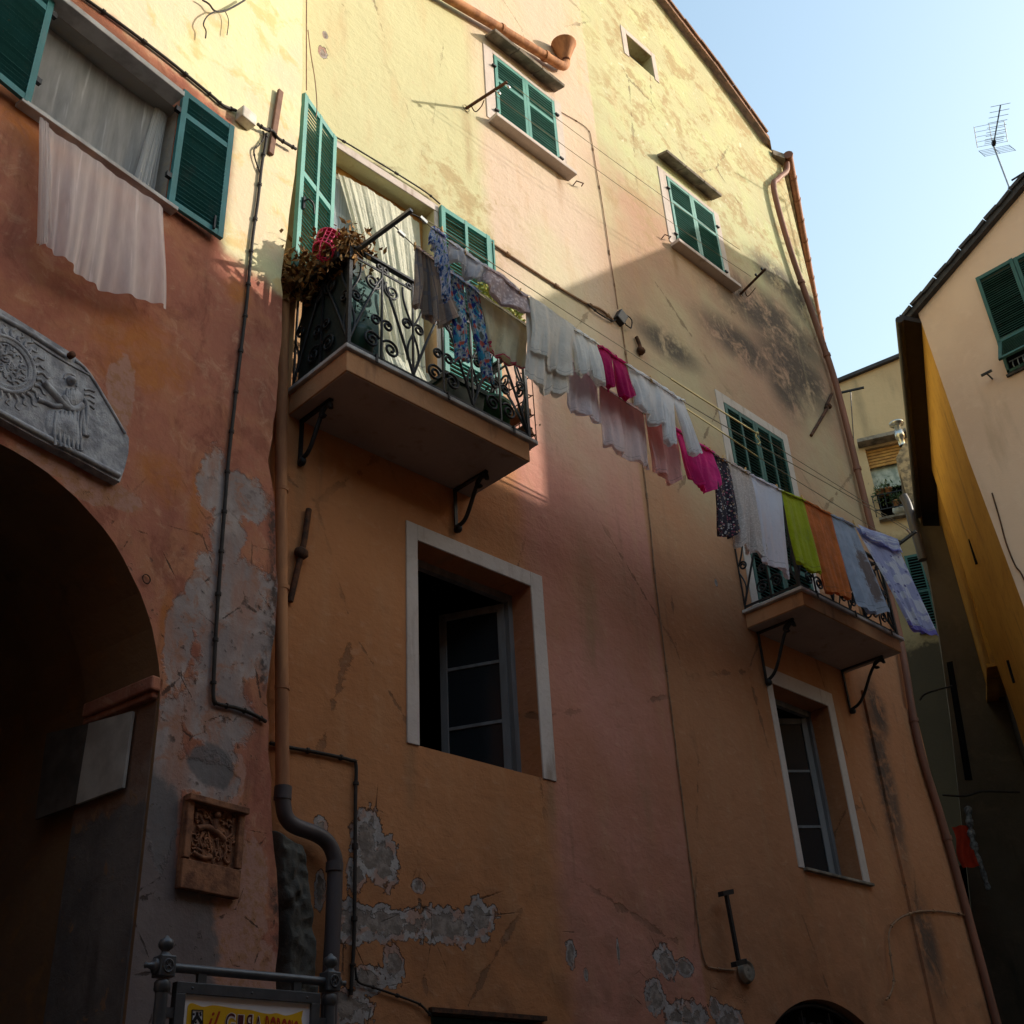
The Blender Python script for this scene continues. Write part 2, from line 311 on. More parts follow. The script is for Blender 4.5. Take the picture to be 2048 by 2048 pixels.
M_FAC = facade_mat(); M_RED = redwall_mat()
M_SUR = wall_mat('white_surround', (.52,.44,.40), (.58,.50,.46), (.42,.33,.28), 2.5, (.26,.18,.13), .7, .5)
M_REV = wall_mat('ochre_reveal', (.40,.20,.075), (.36,.17,.07), (.30,.14,.06), 2)
M_VAULT = wall_mat('vault_plaster', (.26,.15,.08), (.19,.11,.065), (.32,.155,.05), 1.2, (.05,.04,.035), .6)
M_JAMB = wall_mat('jamb_plaster', (.27,.22,.20), (.19,.16,.15), (.33,.19,.13), 1.6, (.05,.045,.042), .6)
def shutter_mat(name, c, c2):
    g = G(name); p = g.xyz()[0]; n = g.noise(p, 3, 5, .6); f = g.noise(g.vscale(p, 1, 1, .3), 9, 6, .65); k = g.noise(p, 30, 6, .75)
    col = g.mix(g.sm(n, .35, .65), c, c2); col = g.mix(g.sm(f, .52, .72, 0, .55), col, tuple(a*.5 + .09 for a in c)); col = g.mix(g.sm(k, .64, .68, 0, .8), col, (.20,.17,.13)); g.bump(k, .15, .01); return g.done(col, .55, 0, .3)
M_SHUT = shutter_mat('green_paint', (.085,.275,.235), (.06,.21,.185))
M_SHUTD = shutter_mat('dark_green_paint', (.04,.12,.105), (.028,.09,.082))
M_SHUTB = shutter_mat('blue_green_paint', (.035,.20,.225), (.028,.16,.17))
M_IRON = plain('wrought_iron', (.022,.022,.026), .5, .3, .4, 20, None, .2, 80, .4)
M_STEEL = plain('painted_steel', (.10,.11,.125), .42, .3, .25, 12, None, .1, 60, .5)
M_RUST = plain('rusty_iron', (.13,.055,.03), .85, .2, .5, 14, (.05,.03,.022), .5, 50, .2)
M_MARB = plain('grey_marble', (.55,.53,.52), .6, 0, .3, 5, (.36,.33,.32), .15, 30)
M_STONE = plain('weathered_slate', (.30,.25,.20), .9, 0, .45, 5, (.13,.11,.09), .6, 25, .2)
M_SLAB = wall_mat('painted_fascia', (.46,.235,.125), (.40,.20,.10), (.50,.29,.17), 3.0, (.20,.11,.07), .65, .5)
M_SOFF = wall_mat('soffit_plaster', (.40,.32,.28), (.34,.27,.235), (.44,.35,.30), 2.0, (.20,.13,.09), .7, .5)
M_TERRA = plain('terracotta_pipe', (.50,.235,.11), .8, 0, .25, 9, (.30,.13,.065), .2, 30, .25, True)
M_COPPER = plain('copper_paint', (.27,.115,.075), .65, .1, .25, 6, (.17,.075,.05), .15, 30, .3, True)
M_PVC = plain('grey_pipe', (.085,.07,.075), .5, 0, .25, 6, (.06,.05,.052), .1, 40, .35, True)
M_CABLE = plain('cable_sheath', (.035,.026,.022), .7, 0, .4, 20, None, .1)
M_CABW = plain('painted_cable', (.34,.20,.11), .8, 0, .35, 12, (.2,.11,.07), .1)
M_ROPE = plain('washing_line', (.32,.26,.17), .8, 0, .3, 40, None, .3, 200)
M_ROPEY = plain('yellow_rope', (.62,.50,.22), .8, 0, .25, 60, None, .4, 200)
M_PEG = plain('peg_wood', (.62,.40,.18), .7, 0, .25, 30)
M_DARK = plain('dark_room', (.012,.012,.014), .95, 0, .3, 2, None, 0, 1, .05)
M_WOODG = plain('grey_window_wood', (.21,.21,.225), .65, 0, .25, 8, (.14,.14,.15), .15, 50, .3, True)
M_WOODW = plain('white_window_wood', (.62,.62,.60), .5, 0, .15, 8, None, .1, 50, .4, True)
M_WOODO = plain('ochre_frame', (.52,.27,.07), .7, 0, .25, 6, (.38,.18,.05), .2, 30, .25)
M_TILE = plain('roof_tile', (.34,.19,.13), .9, 0, .4, 8, (.18,.11,.08), .4, 25, .15)
M_SLATE = plain('roof_slate', (.06,.055,.06), .7, 0, .35, 8, None, .3, 25, .25)
M_RELIEF = plain('carved_slate', (.42,.43,.46), .85, 0, .25, 11, (.23,.235,.26), .9, 30, .25)
M_BRICK = plain('carved_terracotta', (.31,.145,.08), .95, 0, .35, 12, (.15,.07,.045), .5, 50, .15)
M_ALU = plain('antenna_metal', (.36,.38,.40), .35, .8, .2, 10, None, 0, 1, .5)
M_ZINC = plain('zinc', (.62,.60,.55), .3, .9, .2, 10, None, 0, 1, .5)
M_GUTTD = plain('dark_gutter', (.032,.022,.020), .6, 0, .3, 8, None, .15, 30, .3)
def glass_mat(name, c):
    g = G(name); n = g.noise(g.xyz()[0], 1.2, 3, .5); g.bump(n, .05, .05); return g.done(c, .07, 0, .5)
M_GLASS = glass_mat('window_glass', (.02,.024,.03)); M_GLASSB = glass_mat('bright_glass', (.20,.24,.28))
M_PAV = plain('paving', (.15,.135,.125), .9, 0, .3, 3, (.10,.09,.085), .5, 12, .2)

# ------------------------------------------------------------------ builders for joinery and iron
def leaf(mb, O, d, nrm, wd, ht, rails, cols, st=.055, th=.04, pitch=.043, tilt=42, slat_th=.008):
    """a louvred leaf standing at O: d along its width, nrm its outer face, rails = heights of the cross rails (fractions)"""
    O, d, nrm = Vector(O), Vector(d).normalized(), Vector(nrm).normalized(); Zv = Vector((0,0,1))
    xs = [wd*i/cols for i in range(cols+1)]
    for i, x in enumerate(xs):
        c = min(max(x, st/2), wd - st/2); wv = st if i in (0, cols) else st*.7
        mb.obox(O + d*c + Zv*ht/2, d*wv/2, nrm*th/2, Zv*ht/2)
    zz = [ht*r for r in rails]
    for i, z in enumerate(zz):
        c = min(max(z, st*.6), ht - st*.6); mb.obox(O + d*wd/2 + Zv*c, d*(wd/2-.004), nrm*(th/2-.003), Zv*st*.55)
    for j in range(len(zz)-1):
        z0 = zz[j] + st*(1.15 if j == 0 else .55); z1 = zz[j+1] - st*(1.15 if j == len(zz)-2 else .55); n = max(int((z1-z0)/pitch), 1)
        for i in range(cols):
            x0 = xs[i] + (st if i == 0 else st*.35) ; x1 = xs[i+1] - (st if i == cols-1 else st*.35)
            for k in range(n):
                z = z0 + (k+.5)*(z1-z0)/n + random.uniform(-.002,.002); tt = R_(tilt + random.gauss(0, 2.5)); ca, sa = math.cos(tt), math.sin(tt)
                mb.obox(O + d*(x0+x1)/2 + Zv*z, d*(x1-x0)/2, (nrm*ca - Zv*sa)*.021, (nrm*sa + Zv*ca)*slat_th/2)
def spiral(c, ua, va, r0, turns, a0, sgn=1, r1=.012, n=30):
    c, ua, va = Vector(c), Vector(ua), Vector(va)
    return [c + (ua*math.cos(a0+sgn*2*math.pi*turns*i/n) + va*math.sin(a0+sgn*2*math.pi*turns*i/n))*(r0+(r1-r0)*(i/n)**.8) for i in range(n+1)]
def frame_ring(mb, x0, x1, z0, z1, wl, wr, wt, wb, y0, y1):
    """a flat surround: jambs and head, outside size x0..x1, z0..z1"""
    mb.box(x0, x0+wl, y0, y1, z0, z1); mb.box(x1-wr, x1, y0, y1, z0, z1); mb.box(x0+wl, x1-wr, y0, y1, z1-wt, z1)
    if wb: mb.box(x0+wl, x1-wr, y0, y1, z0, z0+wb)
def room(mb, x0, x1, z0, z1, y0, y1, m=None):
    """the five inner faces behind an opening"""
    a = [(x0,y0,z0),(x1,y0,z0),(x1,y0,z1),(x0,y0,z1)]; b = [(x0,y1,z0),(x1,y1,z0),(x1,y1,z1),(x0,y1,z1)]
    v = a + b; v = [m(*p) for p in v] if m else v
    mb.add(v, [(4,5,6,7),(0,1,5,4),(1,2,6,5),(2,3,7,6),(3,0,4,7)])
# ================================================================== ground
g_ = MB(); g_.box(-60, 80, -70, 70, -.3, 0); struct(g_.build('ground', M_PAV))
# ================================================================== the painted house with the two balconies
HOUSE = thing('painted_house', (9, 0, 0), 'tall ochre and pink plastered house with two iron balconies, sunlit under its roof edge', 'house')
T0, T1, T2 = at(1532, 268, -.1), at(1430, 126, -.1), at(1332, 0, -.1)
sl = (T2.z - T1.z)/(T1.x - T2.x)
RK = [(T0.x + .06, T0.z - .03), (T0.x, T0.z), (T1.x, T1.z), (T2.x, T2.z), (3.6, T2.z + sl*(T2.x - 3.6))]
DOOR1 = (4.53, 5.81, 7.36, 10.47); BIG = (5.54, 6.89, 4.63, 6.43); WA = (6.85, 7.93, 12.60, 13.84); WB = (10.30, 11.42, 12.80, 14.17)
LIT = (9.85, 10.45, 16.43, 16.93); DOOR2 = (10.76, 12.10, 7.27, 10.36); LOW = (10.73, 11.88, 4.40, 6.44); CELL = (5.62, 6.71, .05, 2.74)
rect = lambda r: [(r[0], r[2]), (r[1], r[2]), (r[1], r[3]), (r[0], r[3])]
ARC = [(11.7, .05)] + [(10.62 + 1.56*math.sin(a), 1.57 + 1.56*math.cos(a)) for a in [R_(44 - 88*i/20) for i in range(21)]] + [(9.54, .05)]
holes = [rect(r) for r in (DOOR1, BIG, WA, WB, LIT, DOOR2, LOW, CELL)] + [ARC]
outer = [(3.7, 0), (14.11, 0), (14.11, 17.16), (13.80, 17.42)] + [(x, z - .1) for x, z in RK[1:4]] + [(3.7, RK[4][1] - .1)]
mb = MB(); F0 = lambda a, b: (a, 0, b)
mb.fill(outer, holes, F0)
for r, dp in zip(holes, (.24, .30, .12, .12, .25, .14, .30, .15, .25)): mb.skirt(r, F0, lambda a, b, dp=dp: (a, dp, b))
A27 = Vector((math.cos(R_(26.9)), math.sin(R_(26.9)), 0)); c0 = Vector((14.11, 0, 0))
mb.add([c0, c0 + A27*9, c0 + A27*9 + Vector((0,0,17.2)), c0 + Vector((0,0,17.2))], [(0,1,2,3)])
mb.add([(3.7,0,0), (3.7,0,22.4), (3.7,9,22.4), (3.7,9,0)], [(0,1,2,3)])
mb.build('wall', M_FAC, HOUSE)
# a slightly proud plaster strip up the right corner
mb = MB(); mb.prism([(12.80, 0, .0), (14.108, 0, .0), (14.108, 0, 6.86), (12.78, 0, 6.86)], (0, -.035, 0)); mb.build('corner_strip', M_FAC, HOUSE, .015)
mb = MB()
top = [Vector((x, -.12, z)) for x, z in RK]
back = A27*9
mb.prism(top + [p - Vector((0,0,.11)) for p in reversed(top)], back + Vector((0,.1,0)))
roof = mb.build('roof', M_TILE, HOUSE)
mb = MB()                                       # tile ends along the sloping edge
for i in range(3):
    a, b = top[i], top[i+1]; L = (b-a).length; n = int(L/.42)
    for k in range(n):
        p, q = a.lerp(b, k/n), a.lerp(b, (k+.97)/n); mb.bar(p + Vector((0,.03,.02+random.uniform(-.01,.01))), q + Vector((0,.03,.035)), .12 + random.uniform(0,.03), .05)
mb.build('edge_tiles', M_TILE, roof)
# eave of the alley side, its gutter and the downpipe
G0, G1 = atz(1571, 312, 17.25), atz(1640, 690, 17.25)
mb = MB(); nA = Vector((-A27.y, A27.x, 0)); gp = [G0.lerp(G1, i/10) - nA*.05 for i in range(11)]
mb.tube(gp, .075, 10)
for i in range(0, 11): mb.tube([gp[i] - A27*.02, gp[i] + A27*.02], .086, 10)
gut = mb.build('gutter', M_COPPER, HOUSE)
mb = MB(); q0 = Vector((14.11, .0, 17.16)); mb.prism([q0 - Vector((.32,.05,0)), G0 + Vector((-.04,.0,-.09)), G1 + Vector((0,0,-.09)), G1 + nA*.6 + Vector((0,0,-.09)), q0 + A27*.3 + nA*.3], (0, 0, .12)); mb.build('eave_board', M_STONE, HOUSE)
mb = MB(); dp = smooth_path([at(x, y, -.09) for x, y in ((1573, 322), (1573, 342), (1556, 358), (1548, 380), (1580, 498), (1637, 662), (1676, 783), (1741, 1046), (1797, 1262), (1836, 1480), (1893, 1672), (1990, 2030), (2010, 2110))], 5)
mb.tube(dp, .048, 10)
for i in (22, 27, 33, 38, 44, 50): 
    if i < len(dp)-1: mb.tube([dp[i], dp[i] + (dp[i+1]-dp[i]).normalized()*.05], .06, 10)
mb.build('drainpipe', M_COPPER, HOUSE)
# terracotta pipe in the corner beside the left house, grey below
mb = MB(); pp = [at(x, y, -.1) for x, y in ((566, 560), (568, 640), (563, 820), (562, 1000), (563, 1300), (565, 1592))]
mb.tube(smooth_path(pp, 4), .047, 12)
for px, py in ((563, 983), (564, 1180), (564, 1380)): p = at(px, py, -.1); mb.tube([p, p + Vector((0,0,.03))], .053, 12); mb.bar(p + Vector((.03,-.02,0)), p + Vector((.09,.1,.02)), .012, .012)
dpipe = mb.build('drainpipe', M_TERRA, HOUSE)
mb = MB(); pb = smooth_path([at(x, y, -.1) for x, y in ((565, 1580), (566, 1606), (572, 1634), (590, 1652), (632, 1668), (655, 1685), (668, 1712), (670, 1745), (666, 1850), (659, 2000), (650, 2300))], 7)
mb.tube(pb, .053, 12); p = at(565, 1600, -.1); mb.tube([p, p + Vector((0,0,.09))], .059, 12); p = at(669, 1725, -.1); mb.tube([p, p - Vector((0,0,.06))], .059, 12)
mb.build('lower_pipe', M_PVC, dpipe)
# the long sloping pipe near the top with its hopper
mb = MB(); mb.tube(smooth_path([at(x, y, -.1) for x, y in ((800, -62), (900, -2), (1000, 57), (1090, 112), (1122, 131), (1131, 128), (1132, 112))], 5), .062, 12)
for px, py in ((1000, 57), (1088, 111)): p = at(px, py, -.1); q = at(px+5, py+3, -.1); mb.tube([p, q], .075, 12)
hp = mb.build('sloping_pipe', M_TERRA, HOUSE)
p = at(1131, 118, -.12); mb = MB(); mb.lathe([(.06, -.02), (.065, 0), (.165, .26), (.175, .27), (.165, .28), (.15, .26), (.055, .02)], p, (-.08, -.05, 1), 20); mb.build('hopper', M_TERRA, hp)
# ---- windows with closed shutters and stone hoods
def window_upper(r, zcan, nm, xl, xr):
    x0, x1, z0, z1 = r; mb = MB()
    frame_ring(mb, x0-xl, x1+xr, z0-.02, z1+.08, xl-.01, xr-.01, .07, 0, -.012, .1)
    wn = mb.build(nm, M_SUR, HOUSE, .006)
    m = MB(); m.box(x0-xl+.02, x1+xr+.01, -.15, .05, z0-.105, z0-.045); m.build('sill', M_SUR, wn, .008)
    m = MB()
    a = (x0-xl+.08, -.22, zcan-.03); n = 3
    for k in range(3):
        xa = x0-xl+.05 + k*(x1+xr-x0+xl-.12)/3; xb = xa + (x1+xr-x0+xl-.12)/3 - .012
        m.obox(((xa+xb)/2, -.085, zcan-.02+random.uniform(-.006,.006)), ((xb-xa)/2,0,0), (0,.095,.028), (0,-.006,.022))
    m.build('stone_hood', M_STONE, wn, .008)
    wd = (x1-x0)/2 - .004
    for i in (0, 1):
        m = MB(); leaf(m, (x0 + .002 + i*(wd+.004), -.005, z0-.03), (1,0,0), (0,-1,0), wd, z1-z0+.02, (0, .66, 1), 1, .05, .035, .044)
        m.build('shutter', M_SHUT, wn)
    m = MB(); m.box(x0, x1, .06, .1, z0, z1); m.build('backing', M_DARK, wn)
    for zz in (.15, .8):
        for xx in (x0-.02, x1+.02): m = MB(); m.obox((xx, -.03, z0+(z1-z0)*zz), (.03,0,0), (0,.015,0), (0,0,.012)); m.build('hinge', M_IRON, wn)
    return wn
window_upper(WA, 14.09, 'window', .17, .14); window_upper(WB, 14.50, 'window', .18, .14)
# small square attic window
x0, x1, z0, z1 = LIT; mb = MB(); frame_ring(mb, x0-.12, x1+.11, z0-.05, z1+.12, .115, .105, .115, 0, -.01, .05); wn = mb.build('window', M_SUR, HOUSE, .004)
m = MB(); frame_ring(m, x0, x1, z0, z1, .05, .05, .05, .05, .2, .245); m.box((x0+x1)/2-.02, (x0+x1)/2+.02, .2, .24, z0+.05, z1-.05); m.build('casement', M_WOODG, wn)
m = MB(); m.box(x0, x1, .247, .255, z0, z1); m.build('pane', M_GLASS, wn)
# ---- the large open window
def open_window(r, sur, hinge_px, ang, nm, panes, w_, dz=0.):
    x0, x1, z0, z1 = r; xl, xr, zt, y = sur; mb = MB(); frame_ring(mb, x0-xl, x1+xr, z0-.005, z1+zt, xl-.003, xr-.003, zt-.003, 0, -.014, .04)
    wn = mb.build(nm, M_SUR, HOUSE, .005)
    m = MB(); frame_ring(m, x0, x1, z0, z1, .055, .055, .07, 0, .24, .30); m.build('fixed_frame', M_WOODG, wn)
    # casement swung into the room
    H = Vector((x1-.055, .29, z0+.02)); d = Vector((-math.cos(R_(ang)), math.sin(R_(ang)), 0)); nr = Vector((d.y, -d.x, 0)); ht = z1-z0-.1; m = MB(); Zv = Vector((0,0,1))
    for x in (.035, w_-.035): m.obox(H + d*x + Zv*ht/2, d*.035, nr*.022, Zv*ht/2)
    for k in range(panes+1):
        z = min(max(ht*k/panes, .035), ht-.035); hh = .035 if k in (0, panes) else .016; m.obox(H + d*w_/2 + Zv*z, d*(w_/2-.07), nr*.018, Zv*hh)
    cs = m.build('casement', M_WOODG, wn, .004)
    m = MB(); m.obox(H + d*w_/2 + Zv*ht/2, d*(w_/2-.06), nr*.003, Zv*(ht/2-.03)); m.build('pane', M_GLASS, wn)
    m = MB(); room(m, x0-.4, x1+.9, z0-.9, z1+.25, .302, 3.2); m.build('dark_room', M_DARK, wn)
    m = MB(); a = (x0, x1, z0, z1); m.fill([(x0-.4, z0-.9), (x1+.9, z0-.9), (x1+.9, z1+.25), (x0-.4, z1+.25)], [rect(r)], lambda a, b: (a, .305, b)); m.build('inner_wall', M_DARK, wn)
    return wn
wn = open_window(BIG, (.125, .16, .155, 0), None, 62, 'window', 3, .64)
wn2 = open_window(LOW, (.105, .14, .19, 0), None, 35, 'window', 3, .58)
m = MB(); m.box(LOW[0]-.02, LOW[1]+.16, -.05, .2, LOW[2]-.03, LOW[2]); m.build('sill', M_STONE, wn2, .005)
# street level openings cut by the frame
mb = MB(); mb.box(CELL[0]-.02, CELL[1]+.02, -.04, .06, CELL[3]-.002, CELL[3]+.03); dr = mb.build('door', M_RUST, HOUSE)
for i in (0, 1):
    m = MB(); leaf(m, (CELL[0] + i*(CELL[1]-CELL[0])/2, .09, .05), (1,0,0), (0,-1,0), (CELL[1]-CELL[0])/2-.004, CELL[3]-.06, (0, .35, 1), 1, .07, .045, .06); m.build('door_leaf', M_SHUTD, dr)
m = MB(); m.box(CELL[0], CELL[1], .13, .145, .05, CELL[3]); m.build('backing', M_DARK, dr)
mb = MB(); P = [(10.62 + 1.52*math.sin(a), .1, 1.57 + 1.52*math.cos(a)) for a in [R_(44 - 88*i/20) for i in range(21)]]; mb.tube(P, .022, 8)
for k in range(-4, 5):
    u = 10.62 + k*.24; zt = 1.57 + math.sqrt(max(1.5**2 - (k*.24)**2, .1)); mb.bar((u, .1, 2.1), (u, .1, zt - (.35 if k % 2 == 0 else .02)), .018, .018)
    if k % 2 == 0:
        for sg in (-1, 1): mb.tube(spiral((u + sg*.075, .1, zt-.22), (sg,0,0), (0,0,1), .09, 1.4, math.pi if 0 else 2.6, -1, .012), .011, 6)
    else:
        for sg in (-1, 1): mb.tube([(u + sg*.02*i, .1, 2.3 + (zt-2.35)*i/6) if 0 else (u + sg*.05*math.sin(i*.55), .1, 2.2 + (zt-2.28)*i/8) for i in range(9)], .010, 6)
mb.bar((9.5, .1, 2.62), (11.74, .1, 2.62), .03, .03)
gd = mb.build('arched_grille', M_IRON, HOUSE); m = MB(); m.box(9.5, 11.75, .2, .24, .05, 3.2); m.build('backing', M_DARK, gd)
# ---- the balcony doors
x0, x1, z0, z1 = DOOR1; mb = MB(); mb.box(x0-.02, x1+.06, -.012, .03, z1+.003, z1+.10); mb.box(x1+.003, x1+.055, -.008, .03, z0, z1); d1 = mb.build('balcony_door', M_SUR, HOUSE, .005)
m = MB(); frame_ring(m, x0, x1, z0, z1, .06, .06, .08, .05, .18, .24); m.box(x0+.06, x0+.11, .175, .2, z0+.05, z1-.08); m.build('door_frame', M_WOODO, d1, .004)
m = MB(); xm = x0 + .47
for xa, xb in ((x0+.10, xm), (xm+.02, x1-.08)):
    frame_ring(m, xa, xb, z0+.05, z1-.08, .05, .05, .06, .25, .20, .236); m.box(xa+.05, xb-.05, .205, .232, z0+1.45, z0+1.49); m.box(xa+.05, xb-.05, .205, .232, z1-.62, z1-.58)
m.build('door_leaf', M_WOODW, d1, .004)
m = MB(); m.box(x0+.1, x1-.08, .22, .225, z0+.3, z1-.1); m.build('pane', M_GLASSB, d1)
m = MB(); room(m, x0-.3, x1+.3, z0, z1+.1, .26, 2.6); m.build('dark_room', M_DARK, d1)
# left leaf swung out, right leaf back on the wall
hl = Vector((4.525, -.03, 8.42)); tip = Vector((3.985, -.265, 8.42)); d = (tip-hl); wl = d.length; nr = Vector((-d.y, d.x, 0)).normalized()
if nr.x < 0: nr = -nr
m = MB(); leaf(m, hl, d, nr, wl, 2.13, (0, .53, 1), 2, .06, .04, .045, 55); sh = m.build('shutter', M_SHUT, d1)
m = MB(); q = hl + d*.9 + nr*.03 + Vector((0,0,.74)); m.bar(q - Vector((0,0,.06)), q + Vector((0,0,.08)), .03, .02); m.tube(smooth_path([q + Vector((0,0,.03)), q + nr*.05 + Vector((0,0,.035)), q + nr*.06 - d.normalized()*.06 + Vector((0,0,.03)), q + nr*.05 - d.normalized()*.10 - Vector((0,0,.05))], 4), .009, 6); m.build('handle', M_IRON, d1)
m = MB(); leaf(m, (5.875, -.03, 7.62), (1,0,0), (0,-1,0), .70, 2.94, (0, .34, .66, 1), 2, .055, .04, .047, 56); m.build('shutter', M_SHUT, d1)
m = MB(); leaf(m, (6.585, -.02, 7.62), (1,-.1,0), (0,-1,0), .06, 2.93, (0, 1), 1, .02, .03, 9); m.build('shutter_edge', M_SHUT, d1)
x0, x1, z0, z1 = DOOR2; mb = MB(); frame_ring(mb, x0-.15, x1+.15, z0, z1+.14, .147, .147, .137, 0, -.012, .05); d2 = mb.build('balcony_door', M_SUR, HOUSE, .005)
for i in (0, 1):
    m = MB(); leaf(m, (x0 + i*(x1-x0)/2, .0, z0+.02), (1,0,0), (0,-1,0), (x1-x0)/2-.004, z1-z0-.03, (0, .3, .64, 1), 2, .055, .04, .046); m.build('shutter', M_SHUTD, d2)
m = MB(); m.box(x0, x1, .1, .13, z0, z1); m.build('backing', M_DARK, d2)
# ---- balconies
def railing(mb, P0, P1, z0, z1, nb, rail=True, post0=True, post1=True):
    P0, P1 = Vector(P0), Vector(P1); d = (P1-P0); L = d.length; d.normalize(); w_ = L/nb; h = z1-z0; nz = Vector((-d.y, d.x, 0))
    Q = lambda u, z: P0 + d*u + Vector((0,0,z0+z))
    if rail: mb.obox(Q(L/2, h), d*L/2, nz*.024, Vector((0,0,.011)))
    mb.obox(Q(L/2, .05), d*L/2, nz*.008, Vector((0,0,.012))); mb.obox(Q(L/2, h-.09), d*L/2, nz*.006, Vector((0,0,.010)))
    for i in range(nb+1):
        u = i*w_
        if (i == 0 and post0) or (i == nb and post1): mb.obox(Q(u, h/2-.01), d*.016, nz*.016, Vector((0,0,h/2))); continue
        mb.obox(Q(u, h/2), d*.008, nz*.008, Vector((0,0,h/2-.01)))
    Zv = Vector((0,0,1))
    for i in range(nb+1):
        u = i*w_; A = i % 2 == 1
        for sg in (-1, 1):
            if (i == 0 and sg < 0) or (i == nb and sg > 0): continue
            S = lambda du, z, r, t, a, sn: mb.tube([q for q in spiral(Q(u + sg*du, z), d*sg, Zv, r, t, a, sn, .018)], .0115, 6)
            if A:
                S(.102, h*.765, .092, 1.7, 2.2, 1); S(.060, h*.40, .056, 1.4, 2.8, -1); S(.098, h*.19, .090, 1.7, 2.6, -1); S(.032, h*.955, .026, 1.2, 3.1, -1)
                pts = [Q(u + sg*w_*t, h*(.86 - .80*t**1.15)) for t in [k/8 for k in range(9)]]; mb.tube(pts, .0125, 6)
            else:
                S(.064, h*.53, .060, 1.5, 2.9, -1); S(.045, h*.93, .03, 1.2, 2.8, -1)
                pts = [Q(u + sg*(.012 + .10*math.sin(t*math.pi*.55)), h*(.55+.33*t)) for t in [k/8 for k in range(9)]]; mb.tube(pts, .0105, 6)
                pts = [Q(u + sg*(.06*math.sin(t*math.pi)), h*(.08 + .38*t)) for t in [k/8 for k in range(9)]]; mb.tube(pts, .0105, 6)
def bracket(mb, x, zt, zb, ya, hang=.10):
    mb.bar((x, -.02, zt), (x, -.02, zb), .035, .014, (0,1,0)); mb.bar((x, -.01, zt-.012), (x, ya, zt-.012), .035, .02)
    n = 14; pts = []
    for i in range(n+1):
        t = i/n; y = -.03 + (ya+.03)*(.04 + .93*t) ; z = zb+.06 + (zt-.1-zb)*t + .06*math.sin(t*math.pi*2)*-1; pts.append((x, y, z))
    pts += [(x, ya+.03-.05*math.sin(a), zt-.13+.09*(1-math.cos(a))-.02) for a in (.6, 1.2)][:0]
    c = Vector((x, ya+.085, zt-.10)); pts += [tuple(c + Vector((0, -math.cos(a)*r, math.sin(a)*r*.8))) for a, r in [(k*.5, .085-.006*k) for k in range(0, 11)]]
    mb.tube(smooth_path(pts, 2), .019, 8)
    mb.lathe([(0,-.02),(.035,-.02),(.035,.02),(0,.02)], (x, -.045, zb+.03), (1,0,0), 12)
def balcony(x0, x1, xb0, xb1, zt, zb, y, br, nb, zr):
    mb = MB(); mb.box(xb0, xb1, y+.03, -.002, zb, zt-.042); bc = mb.build('balcony', M_SLAB, HOUSE, .008)
    m = MB(); m.box(xb0+.012, xb1-.012, y+.045, -.004, zb-.006, zb-.001); m.build('soffit', M_SOFF, bc)
    m = MB(); m.box(x0, x1, y, .0, zt-.04, zt); m.build('marble_floor', M_MARB, bc, .008)
    for a in br:
        m = MB(); bracket(m, *a); m.build('bracket', M_IRON, bc)
    m = MB(); yy = y+.05; xa, xc = x0+.05, x1-.07
    railing(m, (xa, yy, 0), (xc, yy, 0), zt, zr, nb); railing(m, (xa, -.02, 0), (xa, yy, 0), zt, zr, 2, True, False, False); railing(m, (xc, yy, 0), (xc, -.02, 0), zt, zr, 2, True, False, False)
    for u in (.12, .5, .88):
        xx = xa + (xc-xa)*u; m.bar((xx, yy, zt+.02), (xx, y-.012, zt+.01), .02, .01); m.bar((xx, y-.012, zt+.02), (xx, y-.012, zt-.06), .02, .01, (0,1,0))
    m.build('railing', M_IRON, bc)
    return bc
def bpx(wall, low, end, zt): a = at(*wall); b = at(*low); e = atz(*end, zt); return ((a.x+b.x)/2, zt, b.z, e.y)
balcony(4.165, 6.275, 4.195, 6.185, 7.355, 7.115, -.80, [bpx((598, 845), (600, 935), (672, 800), 7.11), bpx((905, 985), (912, 1068), (985, 945), 7.11)], 6, 8.42)
balcony(10.375, 12.61, 10.42, 12.52, 7.245, 7.035, -.80, [bpx((1515, 1273), (1531, 1372), (1595, 1240), 7.03), bpx((1685, 1340), (1696, 1427), (1762, 1309), 7.03)], 6, 8.30)

# ================================================================== the red house with the archway on the left
RED = thing('red_house', lw(-1.5, 0), 'weathered red plastered house on the left with a dark archway and a shuttered window', 'house')
E_ = [(.24,0),(.22,2.2),(.20,3.12),(.16,3.44),(.11,3.68),(.07,3.99),(.02,4.35),(0,4.55),(.02,4.88),(.04,5.26),(0,5.64),(-.05,6.04),(-.13,6.34),(-.10,6.54),(-.09,7.1),(-.08,7.71),(-.12,8.09),(-.10,8.54),(-.05,9.36),(-.03,10.01),(-.03,10.55),(-.07,11.3),(-.09,11.72),(-.09,15)]
EE = []
for i in range(len(E_)-1):
    a, b = E_[i], E_[i+1]; k = max(1, int((b[1]-a[1])/.12))
    for j in range(k): t = j/k; EE.append((a[0]+(b[0]-a[0])*t + (random.uniform(-.012,.012) if b[1] < 9 else random.uniform(-.005,.005)), a[1]+(b[1]-a[1])*t))
EE.append(E_[-1])
AC, AR = (-2.142, 4.16), 1.31
arch = [(AC[0]-AR, .0), (AC[0]-AR, AC[1])] + [(AC[0]-AR*math.cos(R_(180*i/36)), AC[1]+AR*math.sin(R_(180*i/36))) for i in range(1, 36)] + [(AC[0]+AR, AC[1]), (AC[0]+AR+.01, 0)]
arch = [(s + (random.uniform(-.008,.008) if 3 < i < 36 else 0), z) for i, (s, z) in enumerate(arch)]
LWIN = (-2.46, -1.28, 8.0, 9.05)
mb = MB(); W0 = lambda s, z: lw(s, z)
